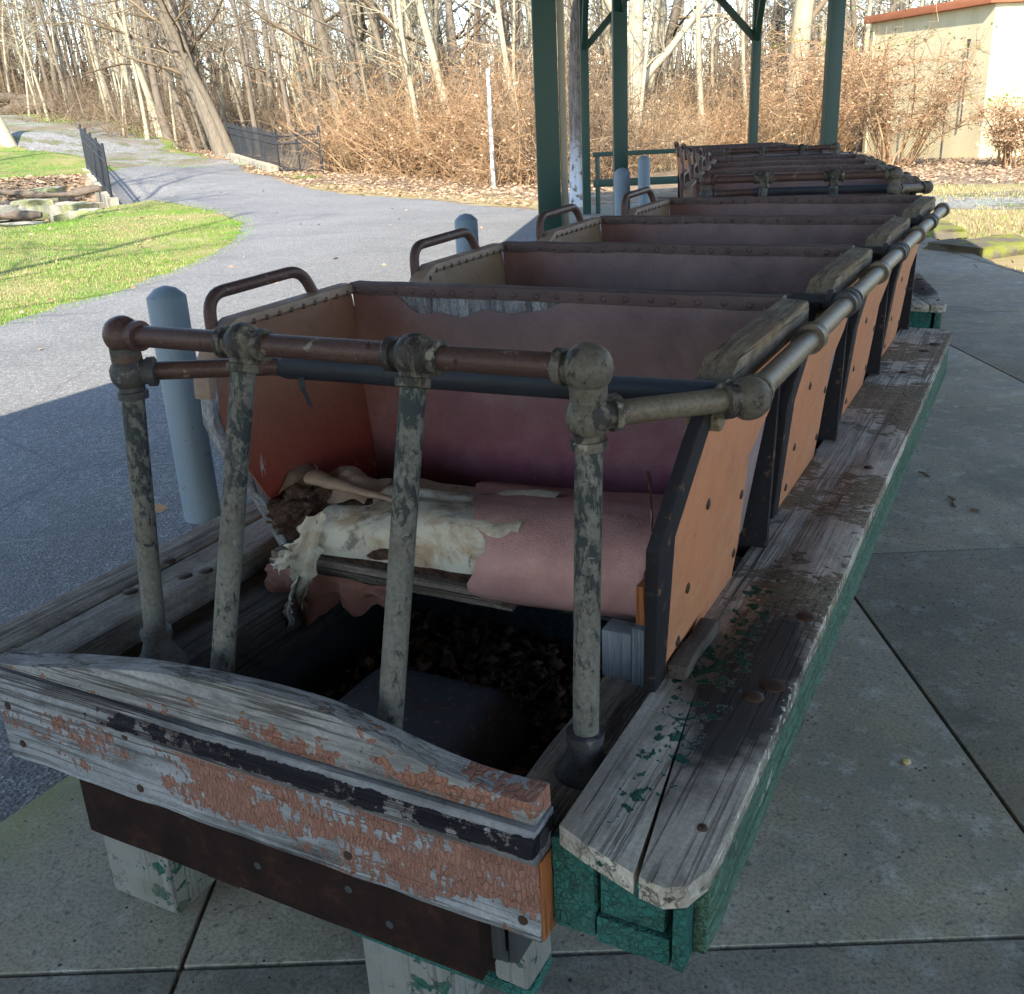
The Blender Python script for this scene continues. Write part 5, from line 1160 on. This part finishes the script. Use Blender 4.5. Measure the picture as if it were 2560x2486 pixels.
def litter(name, poly, n, s0, s1, label, seed=0, mat='dry leaves', up=.06):
    rg = random.Random(seed); xs = [p[0] for p in poly]; ys = [p[1] for p in poly]; V, Fc = [], []; c = 0; tr = 0
    while c < n and tr < n*20:
        tr += 1; x = rg.uniform(min(xs), max(xs)); y = rg.uniform(min(ys), max(ys))
        if not inside(x, y, poly): continue
        z = H(x, y)+.015+rg.random()*up; s = rg.uniform(s0, s1); mm = Matrix.Rotation(rg.uniform(0, 6.28), 3, 'Z') @ Matrix.Rotation(rg.gauss(0, .6), 3, 'X'); b = len(V)
        for p in ((-s, 0, 0), (0, s*.6, .3*s), (s, 0, .1*s), (0, -s*.6, .2*s)): V.append(mm @ Vector(p)+Vector((x, y, z)))
        Fc += [(b, b+1, b+2), (b, b+2, b+3)]; c += 1
    tag(obj(name, V, Fc, mat), label, kind='stuff')
litter('leaf_litter', [(-4.6, 22.5), (-3.0, 20.3), (.5, 19.6), (6, 20.2), (8, 27), (.5, 28.0), (-2, 27.8), (-5, 28)], 6500, .03, .06, 'deep orange leaf litter in front of the building', 1)
litter('leaf_litter', [(-45.2, 41.0), (-41, 39.6), (-35, 34.0), (-27.0, 28.2), (-24.2, 26.6), (-22.75, 24.7), (-17.2, 20.4), (-13.4, 18.5), (-7.3, 15.3), (-7.6, 20), (-12, 23), (-18, 23), (-22, 26.5), (-28, 31), (-36, 38), (-44, 44)], 7000, .03, .07, 'brown leaves strewn along the wood edge', 2)
litter('leaf_litter', [(-24.5, 19.6), (-20.4, 16.6), (-18.6, 15.2), (-19, 12), (-25, 13)], 3500, .04, .08, 'dead leaves caught on the creek bank', 3)
litter('scattered_leaves', LAWN1, 700, .03, .055, 'single brown leaves scattered on the near lawn', 4)
litter('scattered_leaves', ROAD, 70, .025, .05, 'few stray leaves on the asphalt', 5, up=.01)
litter('scattered_leaves', [(.7, -1), (1.6, -1), (2.4, 3), (1.2, 6), (.7, 6)], 26, .008, .02, 'tiny leaf scraps on the concrete pad', 6, 'dark dry leaves', .0)

V, Fc = tube_data([(0, 0, 0), (.004, 0, .006), (.01, 0, .008), (.016, 0, .004)], [.005, .011, .01, .003], 8); o = obj('nut_husk', V, Fc, 'straw_husk' if 'straw_husk' in M else 'grass straw', smooth=60); o.location = (.767, .295, .001); tag(o, 'tiny yellowish nut husk lying on the concrete slab', 'husk')
for k, (x, y, pts, lab) in enumerate(((.704, 2.2, [(0, 0), (.03, -.03), (.02, -.07), (.035, -.11)], 'dark curled twig lying on the slab beside the running board'), (.56, 2.47, [(0, 0), (.03, -.01), (.05, -.05)], 'short dark twig nearest the green fascia on the slab'), (.794, 2.078, [(0, 0), (.03, -.004)], 'small flat bark chip on the slab'))):
    o = tube('twig' if k < 2 else 'bark_chip', [(a, b, .004) for a, b in pts], .0035 if k < 2 else .007, 'logbark', None, 6); o.location = (x, y, 0); tag(o, lab, 'twig' if k < 2 else 'bark chip')
